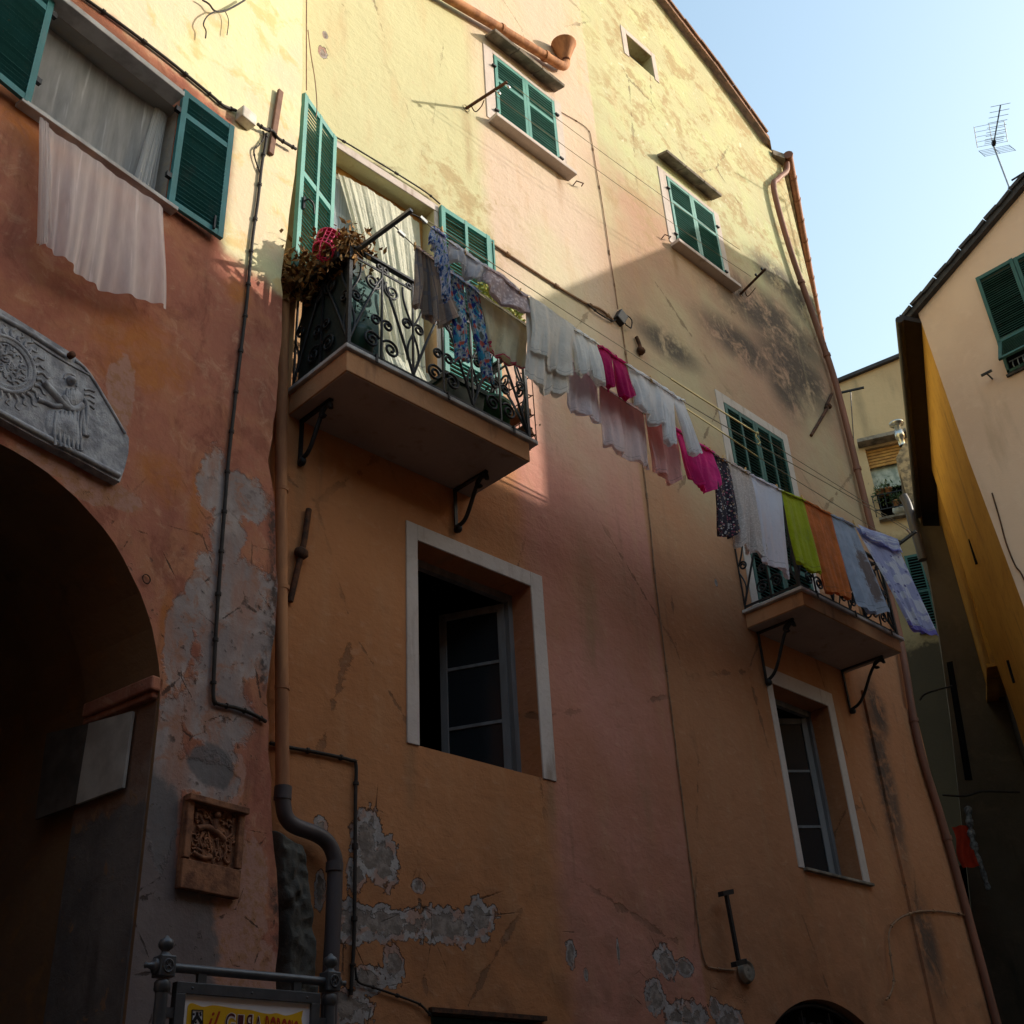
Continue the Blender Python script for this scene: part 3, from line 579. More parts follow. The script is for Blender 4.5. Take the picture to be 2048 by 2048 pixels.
mb.fill([(-7, 0)] + arch + EE + [(-7, 15)], [rect(LWIN)], W0)
mb.skirt(EE, W0, lambda s, z: lw(s, z, .5), False)
mb.add([lw(-7,15), lw(-.09,15), lw(-.09,15,6), lw(-7,15,6)], [(0,1,2,3)]); mb.add([lw(-7,0), lw(-7,15), lw(-7,15,6), lw(-7,0,6)], [(0,1,2,3)])
mb.build('wall', M_RED, RED)
def jamb_mat():
    g = G('passage_dado'); p, X, Y, Z = g.xyz(); n1 = g.noise(p, 1.6, 6, .6); n2 = g.noise(p, 7, 8, .65, .4); n4 = g.noise(g.vscale(p, 1, 1, .2), 4, 7, .65)
    up = g.mix(g.sm(n1, .4, .62), (.20,.11,.075), (.27,.19,.15)); lo = g.mix(g.sm(n1, .35, .65), (.12,.105,.10), (.20,.17,.155)); lo = g.mix(g.sm(n4, .5, .7, 0, .6), lo, (.06,.05,.045))
    c = g.mix(g.sm(g.add(Z, g.mul(g.sub(n2, .5), .25)), 3.66, 3.70), lo, up); c = g.mix(g.sm(n2, .6, .66, 0, .8), c, (.30,.17,.10)); g.bump(g.add(n2, n4), .6, .02); return g.done(c, .93, 0, .1)
# vault: a front arch .72 thick, then the wider passage behind
mb = MB(); mb.skirt(arch, W0, lambda s, z: lw(s, z, .72), False)
big = [(AC[0]-AR-.05, 0), (AC[0]-AR-.05, 4.3)] + [(AC[0]-(AR+.05)*math.cos(R_(180*i/24)), 4.3+(AR+.05)*math.sin(R_(180*i/24))) for i in range(1, 24)] + [(AC[0]+AR+.05, 4.3), (AC[0]+AR+.05, 0)]
mb.skirt(big, lambda s, z: lw(s, z, .72), lambda s, z: lw(s, z, 7), False)
mb.add([lw(s, z, 7) for s, z in big], [tuple(range(len(big)))])
mb.fill(big, [], lambda s, z: lw(s, z, 6.98))
mb.build('vault', M_VAULT, RED)
mb = MB(); s0 = AC[0]+AR
mb.obox(lw(s0-.0, 2.14, .37), LU*.008, LN*.345, Vector((0,0,2.14))); mb.build('jamb', jamb_mat(), RED)
mb = MB(); mb.obox(lw(s0-.03, 4.375, .34), LU*.045, LN*.34, Vector((0,0,.045))); mb.obox(lw(s0-.02, 4.31, .36), LU*.03, LN*.34, Vector((0,0,.022))); mb.build('impost', M_RED, RED, .012)
# the window: hood, sill, shutters
x0, x1, z0, z1 = LWIN
mb = MB(); mb.obox(lw((x0+x1)/2-.05, z1+.03, -.05), LU*((x1-x0)/2-.0), LN*.09, Vector((0,0,.028))); wn = mb.build('window', M_MARB, RED, .006)
m = MB(); m.skirt(rect(LWIN), W0, lambda s, z: lw(s, z, .2)); m.build('reveal', wall_mat('grey_reveal', (.36,.33,.30), (.30,.28,.26), (.42,.34,.22), 2), wn)
m = MB(); m.obox(lw((x0+x1)/2+.02, z0-.015, .05), LU*((x1-x0)/2+.05), LN*.13, Vector((0,0,.018))); m.build('sill', M_MARB, wn, .004)
m = MB(); room(m, x0-.2, x1+.2, z0-.3, z1+.15, .2, 2.5, lambda a, b, c: lw(a, c, b)); m.fill([(x0-.2,z0-.3),(x1+.2,z0-.3),(x1+.2,z1+.15),(x0-.2,z1+.15)], [rect(LWIN)], lambda s, z: lw(s, z, .201)); m.build('dark_room', plain('dim_room', (.05,.05,.06), .9, 0, .2), wn)
def wshut(sh, dirn, ang, ht, zb, off):
    d = LU*math.cos(R_(ang))*dirn - LN*math.sin(R_(ang)); nr = -LN*math.cos(R_(ang)) - LU*math.sin(R_(ang))*dirn
    m = MB(); leaf(m, lw(sh, zb, off), d, nr, .50, ht, (0, .79, 1), 1, .05, .035, .042, -35); o = m.build('shutter', M_SHUTB, wn)
    m = MB(); p = lw(sh, zb, off) + d*.40 + nr*.03; m.bar(p + Vector((0,0,.02)), p + Vector((0,0,.15)), .022, .014); m.build('latch', M_IRON, wn)
    for f in (.22, .8): m = MB(); q = lw(sh, zb + ht*f, off) - d*.02; m.obox(q, d*.022, nr*.016, Vector((0,0,.024))); m.build('hinge', M_IRON, wn)
wshut(-1.292, 1, 2, 1.235, 8.0, -.05); wshut(-2.43, -1, 6, 1.2, 7.99, -.06)
# stone stump of the old wall in the corner
mb = MB(); pts = [at(x, y, -.16) for x, y in ((552, 1652), (620, 1690), (628, 1730), (640, 1860), (650, 2048), (660, 2400), (575, 2400), (568, 2048), (570, 1880), (556, 1740))]
lf, rt_ = smooth_path([pts[0], pts[9], pts[8], pts[7], pts[6]], 3), smooth_path([pts[1], pts[2], pts[3], pts[4], pts[5]], 3); rnd = random.Random(5)
from mathutils import noise as mnoise
def stump(u, v):
    a, b = bez(lf, v), bez(rt_, v); q = a.lerp(b, u); nz = mnoise.fractal(q*5, .8, 2.1, 5); e = min(u, 1-u, v*2.5)*6
    return q + Vector((.012*mnoise.noise(q*9), .10*max(0, 1-e)**2 - .035*nz - .03*mnoise.noise(q*16), .0))
mb.grid(stump, 26, 60); mb.build('stone_stump', wall_mat('mossy_stone', (.09,.085,.075), (.06,.056,.05), (.15,.14,.12), 3, (.03,.03,.028), .6, .8), RED, .02)
# ================================================================== the peach house across the alley mouth
PX = 16.5
M_PEACH = wall_mat('peach_plaster', (.76,.54,.41), (.70,.48,.36), (.80,.59,.46), .8, (.50,.34,.24), .55, .4)
M_OCHRE = wall_mat('yellow_ochre_plaster', (.70,.39,.085), (.62,.33,.07), (.50,.25,.07), 1.3, (.24,.13,.06), .6, .6)
PEACH = thing('peach_house', (PX, -4, 0), 'smooth peach plastered house on the right with dark slate roof edge and ochre alley wall', 'house')
c1 = atx(1834, 619, PX); c2 = atx(1937, 918, PX); c3 = atx(2047, 1212, PX)
ra, rb = atx(1800, 642, PX-.12), atx(2048, 353, PX-.12); rs_ = (rb.z-ra.z)/(ra.y-rb.y); YE = -6.70
prof = [(ra.y, ra.z), (rb.y, rb.z), (-3.9, ra.z + rs_*(ra.y+3.9)), (-4.42, 16.10), (-4.96, 15.80), (-5.54, 15.5), (-6.53, 14.95), (YE, 14.86)]
mb = MB(); W = lambda y, z: (PX, y, z)
PW = [(YE, 0), (c3.y - .1, 0), (c3.y, c3.z), (c2.y, c2.z), (c1.y, c1.z)]
ridge = [(y, z - .11) for y, z in prof[1:]]
sL = atx(1954, 566, PX); sB = atx(2017, 746, PX); sR = atx(2048, 512, PX)
wz0, wz1 = sB.z - .02, sL.z + .03; wy1 = sL.y - .01; wy0 = wy1 - 1.3
mb.fill(PW + ridge, [[(wy0, wz0), (wy1, wz0), (wy1, wz1), (wy0, wz1)]], W)
hl_ = [(wy0, wz0), (wy1, wz0), (wy1, wz1), (wy0, wz1)]; mb.skirt(hl_, W, lambda y, z: (PX+.15, y, z))
mb.add([(PX,YE,0),(PX+9,YE,0),(PX+9,YE,14.8),(PX,YE,14.8)], [(0,1,2,3)])
mb.add([(PX+9,YE,0),(PX+9,3,0),(PX+9,3,14.5),(PX+9,-4,16.2),(PX+9,YE,14.8)], [(0,1,2,3,4)])
mb.build('wall', M_PEACH, PEACH)
# the ochre wall along the alley
E0, E1 = atz(1799, 640, ra.z-.15), atz(1842, 1083, ra.z-.15); AD = (E1-E0); AD.z = 0; AD.normalize(); AN = Vector((AD.y, -AD.x, 0))     # AN: away from the alley
Ltot = 5.2
mb = MB(); k = Vector((PX+.004, c1.y, 0)); k3 = Vector((PX+.004, c3.y-.1, 0)); k2 = Vector((PX+.004, c3.y, c3.z)); km = Vector((PX+.004, c2.y, c2.z)); kt = Vector((PX+.004, c1.y, c1.z))
off = lambda p, l: Vector((p.x, p.y, p.z)) + AD*l
nn = 8
for a, b in ((k3, k2), (k2, km), (km, kt)): mb.add([a, b, off(b, Ltot), off(a, Ltot)], [(0,1,2,3)])
ow = mb.build('alley_wall', M_OCHRE, PEACH)
for l, zz, hh, wd in ((3.4, 12.9, .9, .10), (3.0, 11.3, .5, .03), (2.6, 8.8, .4, .02)):
    p = off(km, l); p.z = zz; mb = MB(); mb.obox(p - AN*.0, AD*wd, AN*.02, Vector((0,0,hh/2))); mb.build('slit_window', M_DARK, PEACH)
q = off(km, 6.4); q0 = Vector((q.x, q.y, 0)); mb = MB(); mb.obox(q0 + AN*.13 + Vector((0,0,12.15)), AD*1.2, AN*.15, Vector((0,0,2.2))); mb.obox(q0 + AN*.02 + Vector((0,0,9.92)), AD*1.24, AN*.12, Vector((0,0,.035)))
mb.build('rough_wall', wall_mat('rough_ochre', (.50,.25,.045), (.40,.19,.04), (.32,.16,.05), 3, (.14,.09,.06), .55, 1.0), PEACH)
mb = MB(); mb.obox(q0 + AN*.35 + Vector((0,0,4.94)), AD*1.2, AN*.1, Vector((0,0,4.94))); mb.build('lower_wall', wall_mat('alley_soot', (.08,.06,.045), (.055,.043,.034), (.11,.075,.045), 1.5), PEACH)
# roof, eave and the dark gutter
mb = MB(); top = [Vector((PX-.12, y, z)) for y, z in prof]; low = [p - Vector((0,0,.12)) for p in reversed(top)]
mb.prism(top + low, Vector((9.2, 0, 0)))
rf = mb.build('roof', M_SLATE, PEACH)
mb = MB()
for i in range(3):
    a, b = top[i], top[i+1]; n = max(2, int((b-a).length/.3))
    for j in range(n): p, q = a.lerp(b, j/n), a.lerp(b, (j+.96)/n); mb.bar(p + Vector((0,0,.0+.03*(j%2))), q + Vector((0,0,.02)), .09, .06)
mb.build('slate_edge', M_SLATE, rf)
mb = MB(); e0 = E0 + Vector((0,0,0)); ee = [e0 - AD*.02, e0 + AD*8.6]
mb.tube([ee[0].lerp(ee[1], i/10) for i in range(11)], .07, 10); k_ = Vector((PX+.01, c1.y+.02, e0.z)); mb.prism([ee[0] + AN*.02, ee[1] + AN*.02, ee[1] + AN*1.1, k_ + AN*.5, k_], Vector((0,0,.10))); mb.build('gutter', M_GUTTD, PEACH)
# window with louvred shutters, one flap propped out
mb = MB()
leaf(mb, (PX-.02, wy1, wz0+.60), (0,-1,0), (-1,0,0), .65, wz1-wz0-.55, (0, 1), 1, .06, .045, .044); wn = mb.build('window', M_SHUTD, PEACH)
m = MB(); leaf(m, (PX-.02, wy1-.66, wz0), (0,-1,0), (-1,0,0), .65, wz1-wz0+.03, (0, .4, 1), 1, .06, .045, .044); m.build('shutter', M_SHUTD, wn)
m = MB(); m.bar((PX-.02, wy1-.02, wz0), (PX-.02, wy1-.02, wz0+.6), .05, .045, (0,1,0)); m.bar((PX-.02, wy1-.6, wz0), (PX-.02, wy1-.6, wz0+.6), .05, .045, (0,1,0)); m.bar((PX-.02, wy1, wz0+.02), (PX-.02, wy1-.62, wz0+.02), .05, .05); m.build('lower_frame', M_SHUTD, wn)
m = MB(); top_ = Vector((PX-.06, wy1-.03, wz0+.60)); dn = Vector((-.5, 0, -.87)).normalized(); nr = Vector((-.87, 0, .5)).normalized()
for u in (.03, .53): m.obox(top_ + Vector((0,-u,0)) + dn*.3, dn*.3, nr*.02, Vector((0,.03,0)))
for t in (.03, .57): m.obox(top_ + Vector((0,-.28,0)) + dn*t, dn*.03, nr*.02, Vector((0,.28,0)))
for j in range(10): m.obox(top_ + Vector((0,-.28,0)) + dn*(.08+.047*j), (dn*.8+nr*.5)*.022, (nr*.8-dn*.5)*.004, Vector((0,.23,0)))
m.build('flap', M_SHUTD, wn)
m = MB(); m.box(PX+.1, PX+.14, wy0, wy1, wz0, wz1); m.build('backing', M_DARK, wn)
m = MB(); m.box(PX-.05, PX+.1, wy0, wy1+.03, wz0-.06, wz0-.02); m.build('sill', M_SLATE, wn)
m = MB()
for i in range(6):
    y = wy1-.12-.085*i; m.tube([(PX+.02, y, wz0+.02), (PX-.02, y, wz0+.12), (PX+.02, y, wz0+.22)], .009, 6)
m.tube([(PX+.02, wy1-.06, wz0+.22), (PX+.02, wy1-.6, wz0+.22)], .01, 6); m.build('guard_rail', M_ALU, wn)
p = atx(1985, 758, PX); mb = MB(); mb.bar(p, p + Vector((-.22, 0, .02)), .02, .02); mb.bar(p + Vector((-.2, -.09, .02)), p + Vector((-.2, .09, .02)), .025, .04)
tag(mb.build('line_hook', M_IRON), 'short black T-shaped hook on the peach wall below the shuttered window', 'hook')
pa = [atx(x, y, PX-.02) for x, y in ((1984, 986), (2000, 1040), (2012, 1085), (2030, 1130), (2044, 1150), (2070, 1210))]; mb = MB(); mb.tube(smooth_path(pa, 4), .012, 6)
tag(mb.build('wall_cable', M_RUST), 'thin rusty cable running down the peach wall', 'cable')
# ================================================================== houses and added unseen blocks on the square outside the frame: they shade it
M_BACK = wall_mat('tan_plaster', (.26,.16,.09), (.22,.13,.07), (.30,.19,.11), .8)
def block(name, label, poly, mat, win=True):
    """poly: list of corner (x,y), z tops per corner"""
    t = thing(name, (sum(p[0] for p in poly)/len(poly), sum(p[1] for p in poly)/len(poly), 0), label, 'house'); mb = MB(); n = len(poly)
    for i in range(n):
        a, b = poly[i], poly[(i+1)%n]; mb.add([(a[0],a[1],0),(b[0],b[1],0),(b[0],b[1],b[2]),(a[0],a[1],a[2])], [(0,1,2,3)])
    mb.build('wall', mat, t)
    m = MB(); m.add([(p[0],p[1],p[2]) for p in poly], [tuple(range(n))]); m.add([(p[0],p[1],p[2]+.12) for p in poly], [tuple(range(n))])
    for i in range(n):
        a, b = poly[i], poly[(i+1)%n]; m.add([(a[0],a[1],a[2]),(b[0],b[1],b[2]),(b[0],b[1],b[2]+.12),(a[0],a[1],a[2]+.12)], [(0,1,2,3)])
    m.build('roof', M_TILE, t); return t
def zt(xs, zs): y = -(PX-xs)/1.39; return y, zs + .74*abs(y)
y0_, za = zt(7.2, 7.2); y1_, zb_ = zt(2.6, 7.5); _, zc = zt(2.6, 8.95)
L2 = [(7.2, 6.85), (5.4, 6.95), (2.6, 7.45)]
pz = [zt(*q) for q in L2]
m = thing('low_house', (PX+4, (y0_+y1_)/2, 0), 'low rendered house beside the peach house, outside the picture', 'house')
mb = MB(); F = [(PX, y, z) for y, z in pz]; 
mb.prism([(PX, pz[0][0], 0)] + F + [(PX, pz[-1][0], 0)], (8, 0, 0)); mb.build('wall', M_BACK, m)
mb = MB(); mb.prism(F + [Vector(p) + Vector((0,0,-.01)) for p in reversed(F)], (8.2, 0, .0)); mb.build('roof', M_TILE, m)
block('tall_house', 'tall tan house closing the square, outside the picture', [(PX, y1_, zc-.12), (PX, -16, zc+.74*(16+y1_)-.12), (PX+8, -22, zc+5), (PX+8, y1_-5.9, zc+3.1)], M_BACK)
BACK_TOP = 9.9
block('back_shade_block', 'unseen tan block added behind the viewer to dim the square', [(-9, -8, BACK_TOP), (13.4, -8, BACK_TOP), (13.4, -16, BACK_TOP+2), (-9, -16, BACK_TOP+2)], M_BACK)  # unseen mass added to cut sky light on the lower walls
block('side_shade_block', 'unseen tan block added on the far left to dim the square', [(-4.5, -8, 10), (-4.5, -1.6, 10), (-12, -1.6, 11), (-12, -8, 11)], M_BACK)  # added out of view to narrow the sky over the square
# ================================================================== the end of the alley
def yellow_mat():
    g = G('faded_yellow_plaster'); p, X, Y, Z = g.xyz(); n1 = g.noise(p, .5, 6, .6); n2 = g.noise(p, 2, 7, .65, .4); n4 = g.noise(g.vscale(p, 1, 1, .18), 1.3, 7, .62)
    c = g.mix(g.sm(n1, .35, .68), (.60,.43,.25), (.51,.35,.20)); c = g.mix(g.sm(n4, .52, .74, 0, .55), c, (.22,.17,.11)); c = g.mix(g.sm(n2, .55, .7, 0, .4), c, (.56,.44,.27))
    z_ = g.add(Z, g.mul(g.sub(n2, .5), 1.6)); c = g.mix(g.sm(z_, 15.6, 15.2), c, g.mix(n2, (.36,.28,.16), (.22,.16,.09))); c = g.mix(g.sm(z_, 12.6, 12.2), c, g.mix(n1, (.05,.04,.03), (.09,.07,.045)))  # lower bands darkened in the colour for the deep alley's shade
    g.bump(g.add(g.mul(n2, .6), g.mul(g.noise(p, 12, 5, .6), .3)), .5, .05); return g.done(c, .93, 0, .1)
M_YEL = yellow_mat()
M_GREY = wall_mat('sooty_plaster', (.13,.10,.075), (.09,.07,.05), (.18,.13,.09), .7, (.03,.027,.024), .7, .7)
aN = Vector((math.cos(R_(26)), math.sin(R_(26)), 0)); aU = Vector((aN.y, -aN.x, 0)); aC = Vector((0, -6.5, 0)) + aN*27
def ea(px, py, d=0.): p = atp(px, py, aC + aN*d, aN); return (p - aC).dot(aU), p.z
def E3(u, z, d=0.): return aC + aU*u + aN*d + Vector((0,0,z))
END = thing('yellow_house', aC, 'faded yellow house closing the alley with flower pots at its window', 'house')
ua, za_ = ea(1675, 768); ub, zb2 = ea(1803, 716)
w0 = ea(1728, 898); w1 = ea(1800, 870); w2_ = ea(1752, 1043); w3 = ea(1816, 1016); s0_ = ea(1808, 1114); s1_ = ea(1846, 1110); s2_ = ea(1883, 1256)
d0 = ea(1897, 1720); d1_ = ea(1992, 1760)
ux = max(ua, ub)+4
zs = (zb2-za_)/(ub-ua)
WIN = (w0[0]+.02, w1[0]+.06, w2_[1], w0[1]-.02); SHW = (s0_[0], s0_[0]+.72, s2_[1], s0_[1])
DO = [(d0[0], 0.02), (d0[0], d0[1]-.5)] + [((d0[0]+d1_[0])/2 - (d1_[0]-d0[0])/2*math.cos(R_(180*i/10)), d0[1]-.5 + (d1_[0]-d0[0])/2*math.sin(R_(180*i/10))) for i in range(1, 10)] + [(d1_[0], d0[1]-.5), (d1_[0], .02)]
mb = MB(); E0m = lambda u, z: E3(u, z)
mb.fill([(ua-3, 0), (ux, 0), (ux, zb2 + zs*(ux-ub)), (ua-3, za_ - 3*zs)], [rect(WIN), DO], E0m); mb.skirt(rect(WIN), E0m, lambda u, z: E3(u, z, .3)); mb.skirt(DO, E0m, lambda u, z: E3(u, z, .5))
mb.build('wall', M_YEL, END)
mb = MB(); mb.prism([E3(ua-3, za_-3*zs, -.12), E3(ux, zb2+zs*(ux-ub), -.12), E3(ux, zb2+zs*(ux-ub)+.1, -.12), E3(ua-3, za_-3*zs+.1, -.12)], aN*8); mb.build('roof', M_SLATE, END)
mb = MB(); uw = (WIN[0]+WIN[1])/2; hw = (WIN[1]-WIN[0])/2; mb.obox(E3(uw-.03, WIN[3]+.12, -.12), aU*(hw+.12), aN*.2, Vector((0,0,.05))); wn = mb.build('window', M_STONE, END)
m = MB()
for i in range(6): m.obox(E3(uw, WIN[3]-.06-.09*i, .10), aU*hw, aN*.02, Vector((0,0,.035)))
m.build('roller_blind', M_WOODO, wn)
m = MB(); m.obox(E3(uw, WIN[2]+(WIN[3]-WIN[2])*.62, .2), aU*hw, aN*.01, Vector((0,0,(WIN[3]-WIN[2])*.16))); m.build('net_curtain', plain('net_curtain', (.50,.52,.46), .9, 0, .35, 6, (.26,.30,.26)), wn)
m = MB(); room(m, WIN[0]-.1, WIN[1]+.1, WIN[2]-.1, WIN[3]+.1, .3, 1.2, lambda a, b, c: E3(a, c, b)); m.build('dark_room', M_DARK, wn)
m = MB(); zr = WIN[2]+.55
for zz in (zr, zr-.42): m.bar(E3(WIN[0]-.15, zz, -.32), E3(WIN[1]+.12, zz, -.32), .025, .025)
for i in range(9): u = WIN[0]-.12+i*(WIN[1]-WIN[0]+.2)/8; m.bar(E3(u, zr, -.32), E3(u, zr-.42, -.32), .014, .014)
for u in (WIN[0]-.12, WIN[1]+.1): m.bar(E3(u, zr, -.32), E3(u, zr, 0), .02, .02); m.bar(E3(u, zr-.42, -.32), E3(u, zr-.42, 0), .02, .02)
m.build('window_guard', M_IRON, wn)
m = MB(); m.obox(E3(uw, WIN[2]-.03, -.05), aU*(hw+.08), aN*.12, Vector((0,0,.03))); m.build('sill', M_STONE, wn)
m = MB(); uc = (SHW[0]+SHW[1])/2; m.obox(E3(uc, SHW[2]-.05, -.04), aU*.45, aN*.06, Vector((0,0,.03))); wl_ = m.build('window', M_STONE, END)
m = MB(); leaf(m, E3(SHW[0], SHW[2], -.03), aU, -aN, SHW[1]-SHW[0], SHW[3]-SHW[2], (0, .5, 1), 2, .06, .05, .07); m.build('shutter', M_SHUTD, wl_)
m = MB(); m.obox(E3((SHW[0]+SHW[1])/2, (SHW[2]+SHW[3])/2, -.006), aU*(SHW[1]-SHW[0])/2, aN*.003, Vector((0,0,(SHW[3]-SHW[2])/2))); m.build('backing', M_DARK, wl_)
m = MB(); m.fill(DO, [], lambda u, z: E3(u, z, .5)); m.build('doorway', M_DARK, END)
for k, (f, zz) in enumerate(((.1, .47), (.42, .12), (.62, .12), (.85, .46), (.3, .47))):
    u = WIN[0] + (WIN[1]-WIN[0])*f; pt = E3(u, zr-.42+ (0.02 if zz < .3 else .42), -.22); t = thing('potted_plant', pt, ['clay pot with a trailing plant, leftmost at the alley window', 'small clay pot low in the alley window guard, left one', 'small clay pot low in the alley window guard, right one', 'clay pot with an upright plant, rightmost at the alley window', 'bushy plant in a clay pot by the alley curtain'][k], 'plant', 'flower pots at the alley window')
    m = MB(); m.lathe([(0,0),(.07,0),(.1,.15),(.11,.15),(.11,.18),(.09,.18),(.08,.14),(0,.14)], pt, (0,0,1), 12); m.build('pot', M_TERRA, t)
    m = MB()
    for i in range(110):
        c = pt + Vector((random.gauss(0,.13), random.gauss(0,.1), .24+random.gauss(0,.11)-(.3*random.random() if k in (0,) else 0))); a = Vector((random.gauss(0,1), random.gauss(0,1), random.gauss(0,1))).normalized()*.05; b = a.orthogonal().normalized()*.03; m.add([c-a, c+b, c+a, c-b], [(0,1,2,3)])
    m.build('foliage', plain('pot_leaves', (.06,.10,.03), .7, 0, .4, 15), t)
pb = E3(uw-.05, WIN[2]+.02, -.1); mb = MB(); mb.lathe([(0,0),(.12,.02),(.17,.1),(.16,.18),(0,.2)], pb, (0,0,1), 14); tag(mb.build('white_bowl', M_WOODW), 'round white bowl on the sill of the alley window', 'bowl')
# T shaped line bar standing against the yellow wall
a = atp(1679, 786, aC - aN*3, aN); b = atp(1728, 775, aC - aN*3, aN); c = atp(1701, 781, aC - aN*3, aN); f = atp(1708, 890, aC - aN*3, aN)
mb = MB(); mb.bar(a, b, .05, .04); mb.bar(c, f, .02, .02, (1,0,0)); tag(mb.build('line_bar', M_IRON), 'dark T-shaped line bar before the faded yellow wall', 'bar')
# the sooty lean house half way down the alley with its chimney
GREY = thing('sooty_house', aC - aN*3, 'dark sooty plaster wall low in the alley beyond the ochre pier', 'house')
def gq(px, py, d): p = atp(px, py, aC + aN*d, aN); return p
mb = MB(); P = [gq(1798, 900, -2.5), gq(1832, 893, -2.5), gq(1846, 1052, -2.5), gq(1900, 1052, -2.5), gq(2100, 1052, -2.5), gq(2150, 2120, -2.5), gq(1975, 2120, -2.5), gq(1900, 1430, -2.5), gq(1880, 1280, -2.5), gq(1855, 1130, -2.5), gq(1838, 1078, -2.5), gq(1812, 1000, -2.5), gq(1800, 950, -2.5)]
P = [Vector((p.x, p.y, max(p.z, 0))) for p in P]
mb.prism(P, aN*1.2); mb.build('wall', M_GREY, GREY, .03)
c = gq(1806, 882, -2.1); mb = MB(); pl = plain('flaking_plaster', (.46,.34,.21), .9, 0, .6, 7, (.14,.11,.08), .8, 20)
ch = gq(1812, 895, -2.55); 
mb.prism([gq(1792, 915, -2.56), gq(1808, 886, -2.56), gq(1835, 890, -2.56), gq(1842, 1046, -2.56), gq(1813, 990, -2.56), gq(1803, 955, -2.56)], aN*.6); tag(mb.build('chimney_stack', pl), 'flaking plaster chimney stack rising before the alley window', 'chimney')
cb = gq(1804, 888, -2.3); mb = MB(); mb.lathe([(.075,-.05),(.075,.16),(.11,.17),(.11,.36),(.08,.37),(.08,.52),(.0,.52)], cb, (0,0,1), 16); mb.lathe([(0,.50),(.17,.56),(.18,.6),(.02,.64),(0,.64)], cb, (0,0,1), 16)
tag(mb.build('chimney_cowl', M_ZINC), 'shiny metal chimney cowl with round cap on the flaking stack', 'chimney cowl')
mb = MB(); mb.tube(smooth_path([gq(x, y, -2.75) for x, y in ((1806, 992), (1815, 1010), (1826, 1050), (1838, 1090), (1846, 1120))], 5), .1, 10); tag(mb.build('flue_pipe', M_PVC), 'fat grey flue pipe curving down below the chimney stack', 'pipe')
for k, (px, w_) in enumerate(((1905, 25), (1990, 30))):
    pass
m = MB(); m.prism([gq(1893, 1325, -2.52), gq(1905, 1322, -2.52), gq(1945, 1560, -2.52), gq(1930, 1560, -2.52)], aN*.01); m.build('slit_opening', M_DARK, GREY)
# wires, a hanging rag and a red cloth deep in the alley
mb = MB(); mb.tube(smooth_path([gq(x, y, -4) for x, y in ((1840, 1400), (1850, 1388), (1880, 1378), (1905, 1372))], 4), .02, 6); tag(mb.build('alley_wire', M_CABLE), 'slack dark wire across the shaded alley, upper one', 'cable')
mb = MB(); mb.tube(smooth_path([gq(x, y, -4) for x, y in ((1885, 1590), (1930, 1592), (1965, 1583), (2025, 1584), (2040, 1584))], 4), .02, 6); tag(mb.build('alley_wire', M_CABLE), 'slack dark wire across the shaded alley, lower one above the rag', 'cable')
mb = MB()
pts = smooth_path([gq(x, y, -4.2) for x, y in ((1936, 1612), (1940, 1650), (1948, 1690), (1965, 1740), (1978, 1780))], 6); mb.tube(pts, .05, 7, True, [.03 + .05*abs(math.sin(i*.9)) * (1 if i < 14 else .5) for i in range(len(pts))])
tag(mb.build('hanging_rag', plain('pale_rag', (.34,.36,.38), .9, 0, .6, 12, (.1,.1,.11))), 'twisted pale rag hanging from a wire in the dark alley', 'rag')
mb = MB(); p = gq(1930, 1690, -4.2); mb.grid(lambda u, v: p + aU*((u-.5)*.3 + .03*math.sin(v*7)) + Vector((0,0,.35-.75*v)) + aN*(.05*math.sin(u*9+v*3)), 8, 8); tag(mb.build('red_cloth', plain('red_cloth', (.55,.045,.015), .9, 0, .2)), 'small red cloth hanging beside the pale rag in the alley', 'cloth')
# antenna on the slate roof
A0 = atx(2019, 376, PX + 1.0); dist = None
mb = MB(); hb = atx(1988, 290, PX+1.0); M0 = Vector((A0.x, A0.y, A0.z-.5)); M1 = Vector((A0.x, A0.y, 0)); 
d_ = ray(1988, 290); t_ = ((A0.x)*d_.x + (A0.y+6.5)*d_.y)/(d_.x**2+d_.y**2); M1.z = 1.6 + d_.z*t_
ant = thing('roof_antenna', M0, 'thin television antenna on a mast above the slate roof', 'antenna')
mb.tube([M0, M1 + Vector((0,0,.05))], .016, 8); mb.lathe([(.05,0),(.04,.1),(.016,.16)], M0 + Vector((0,0,.38)), (0,0,1), 8); mb.build('mast', M_ALU, ant)
bd = Vector((-.835, -.55, 0)); be = atz(2001, 210, M1.z); bd = (be - M1); bd.z = 0; Lb = min(bd.length, 2.2); bd.normalize(); bs = Vector((bd.y, -bd.x, 0))
mb = MB(); mb.bar(M1, M1 + bd*Lb, .02, .02)
for f in (.08, .13, .19, .27, .36, .48, .6, .73, .86, 1.0): q = M1 + bd*Lb*f; mb.tube([q - bs*.17, q + bs*.17], .005, 5)
mb.build('director_boom', M_ALU, ant)
for sg, nm in ((1, 'upper_reflector'), (-1, 'lower_reflector')):
    mb = MB(); q = M1 - bd*.05; r = (Vector((0,0,sg)) + bd*.55).normalized()
    for i in range(5): z = .06 + .095*i; mb.tube([q + r*z - bs*.27, q + r*z + bs*.27], .004, 5)
    for s_ in (-.27, 0, .27): mb.tube([q + r*.05 + bs*s_, q + r*.45 + bs*s_], .007 if s_ else .006, 5)
    mb.build('reflector', M_ALU, ant)
mb = MB(); mb.obox(M1 + bd*.06 + Vector((0,0,.0)), bd*.05, bs*.03, Vector((0,0,.035))); mb.build('junction_box', M_IRON, ant)
q = atx(2023, 361, PX+.9); mb = MB(); mb.bar(q, atx(2056, 340, PX+.9), .03, .02); tag(mb.build('roof_pole', M_IRON), 'short dark pole lying over the slate roof edge', 'pole')
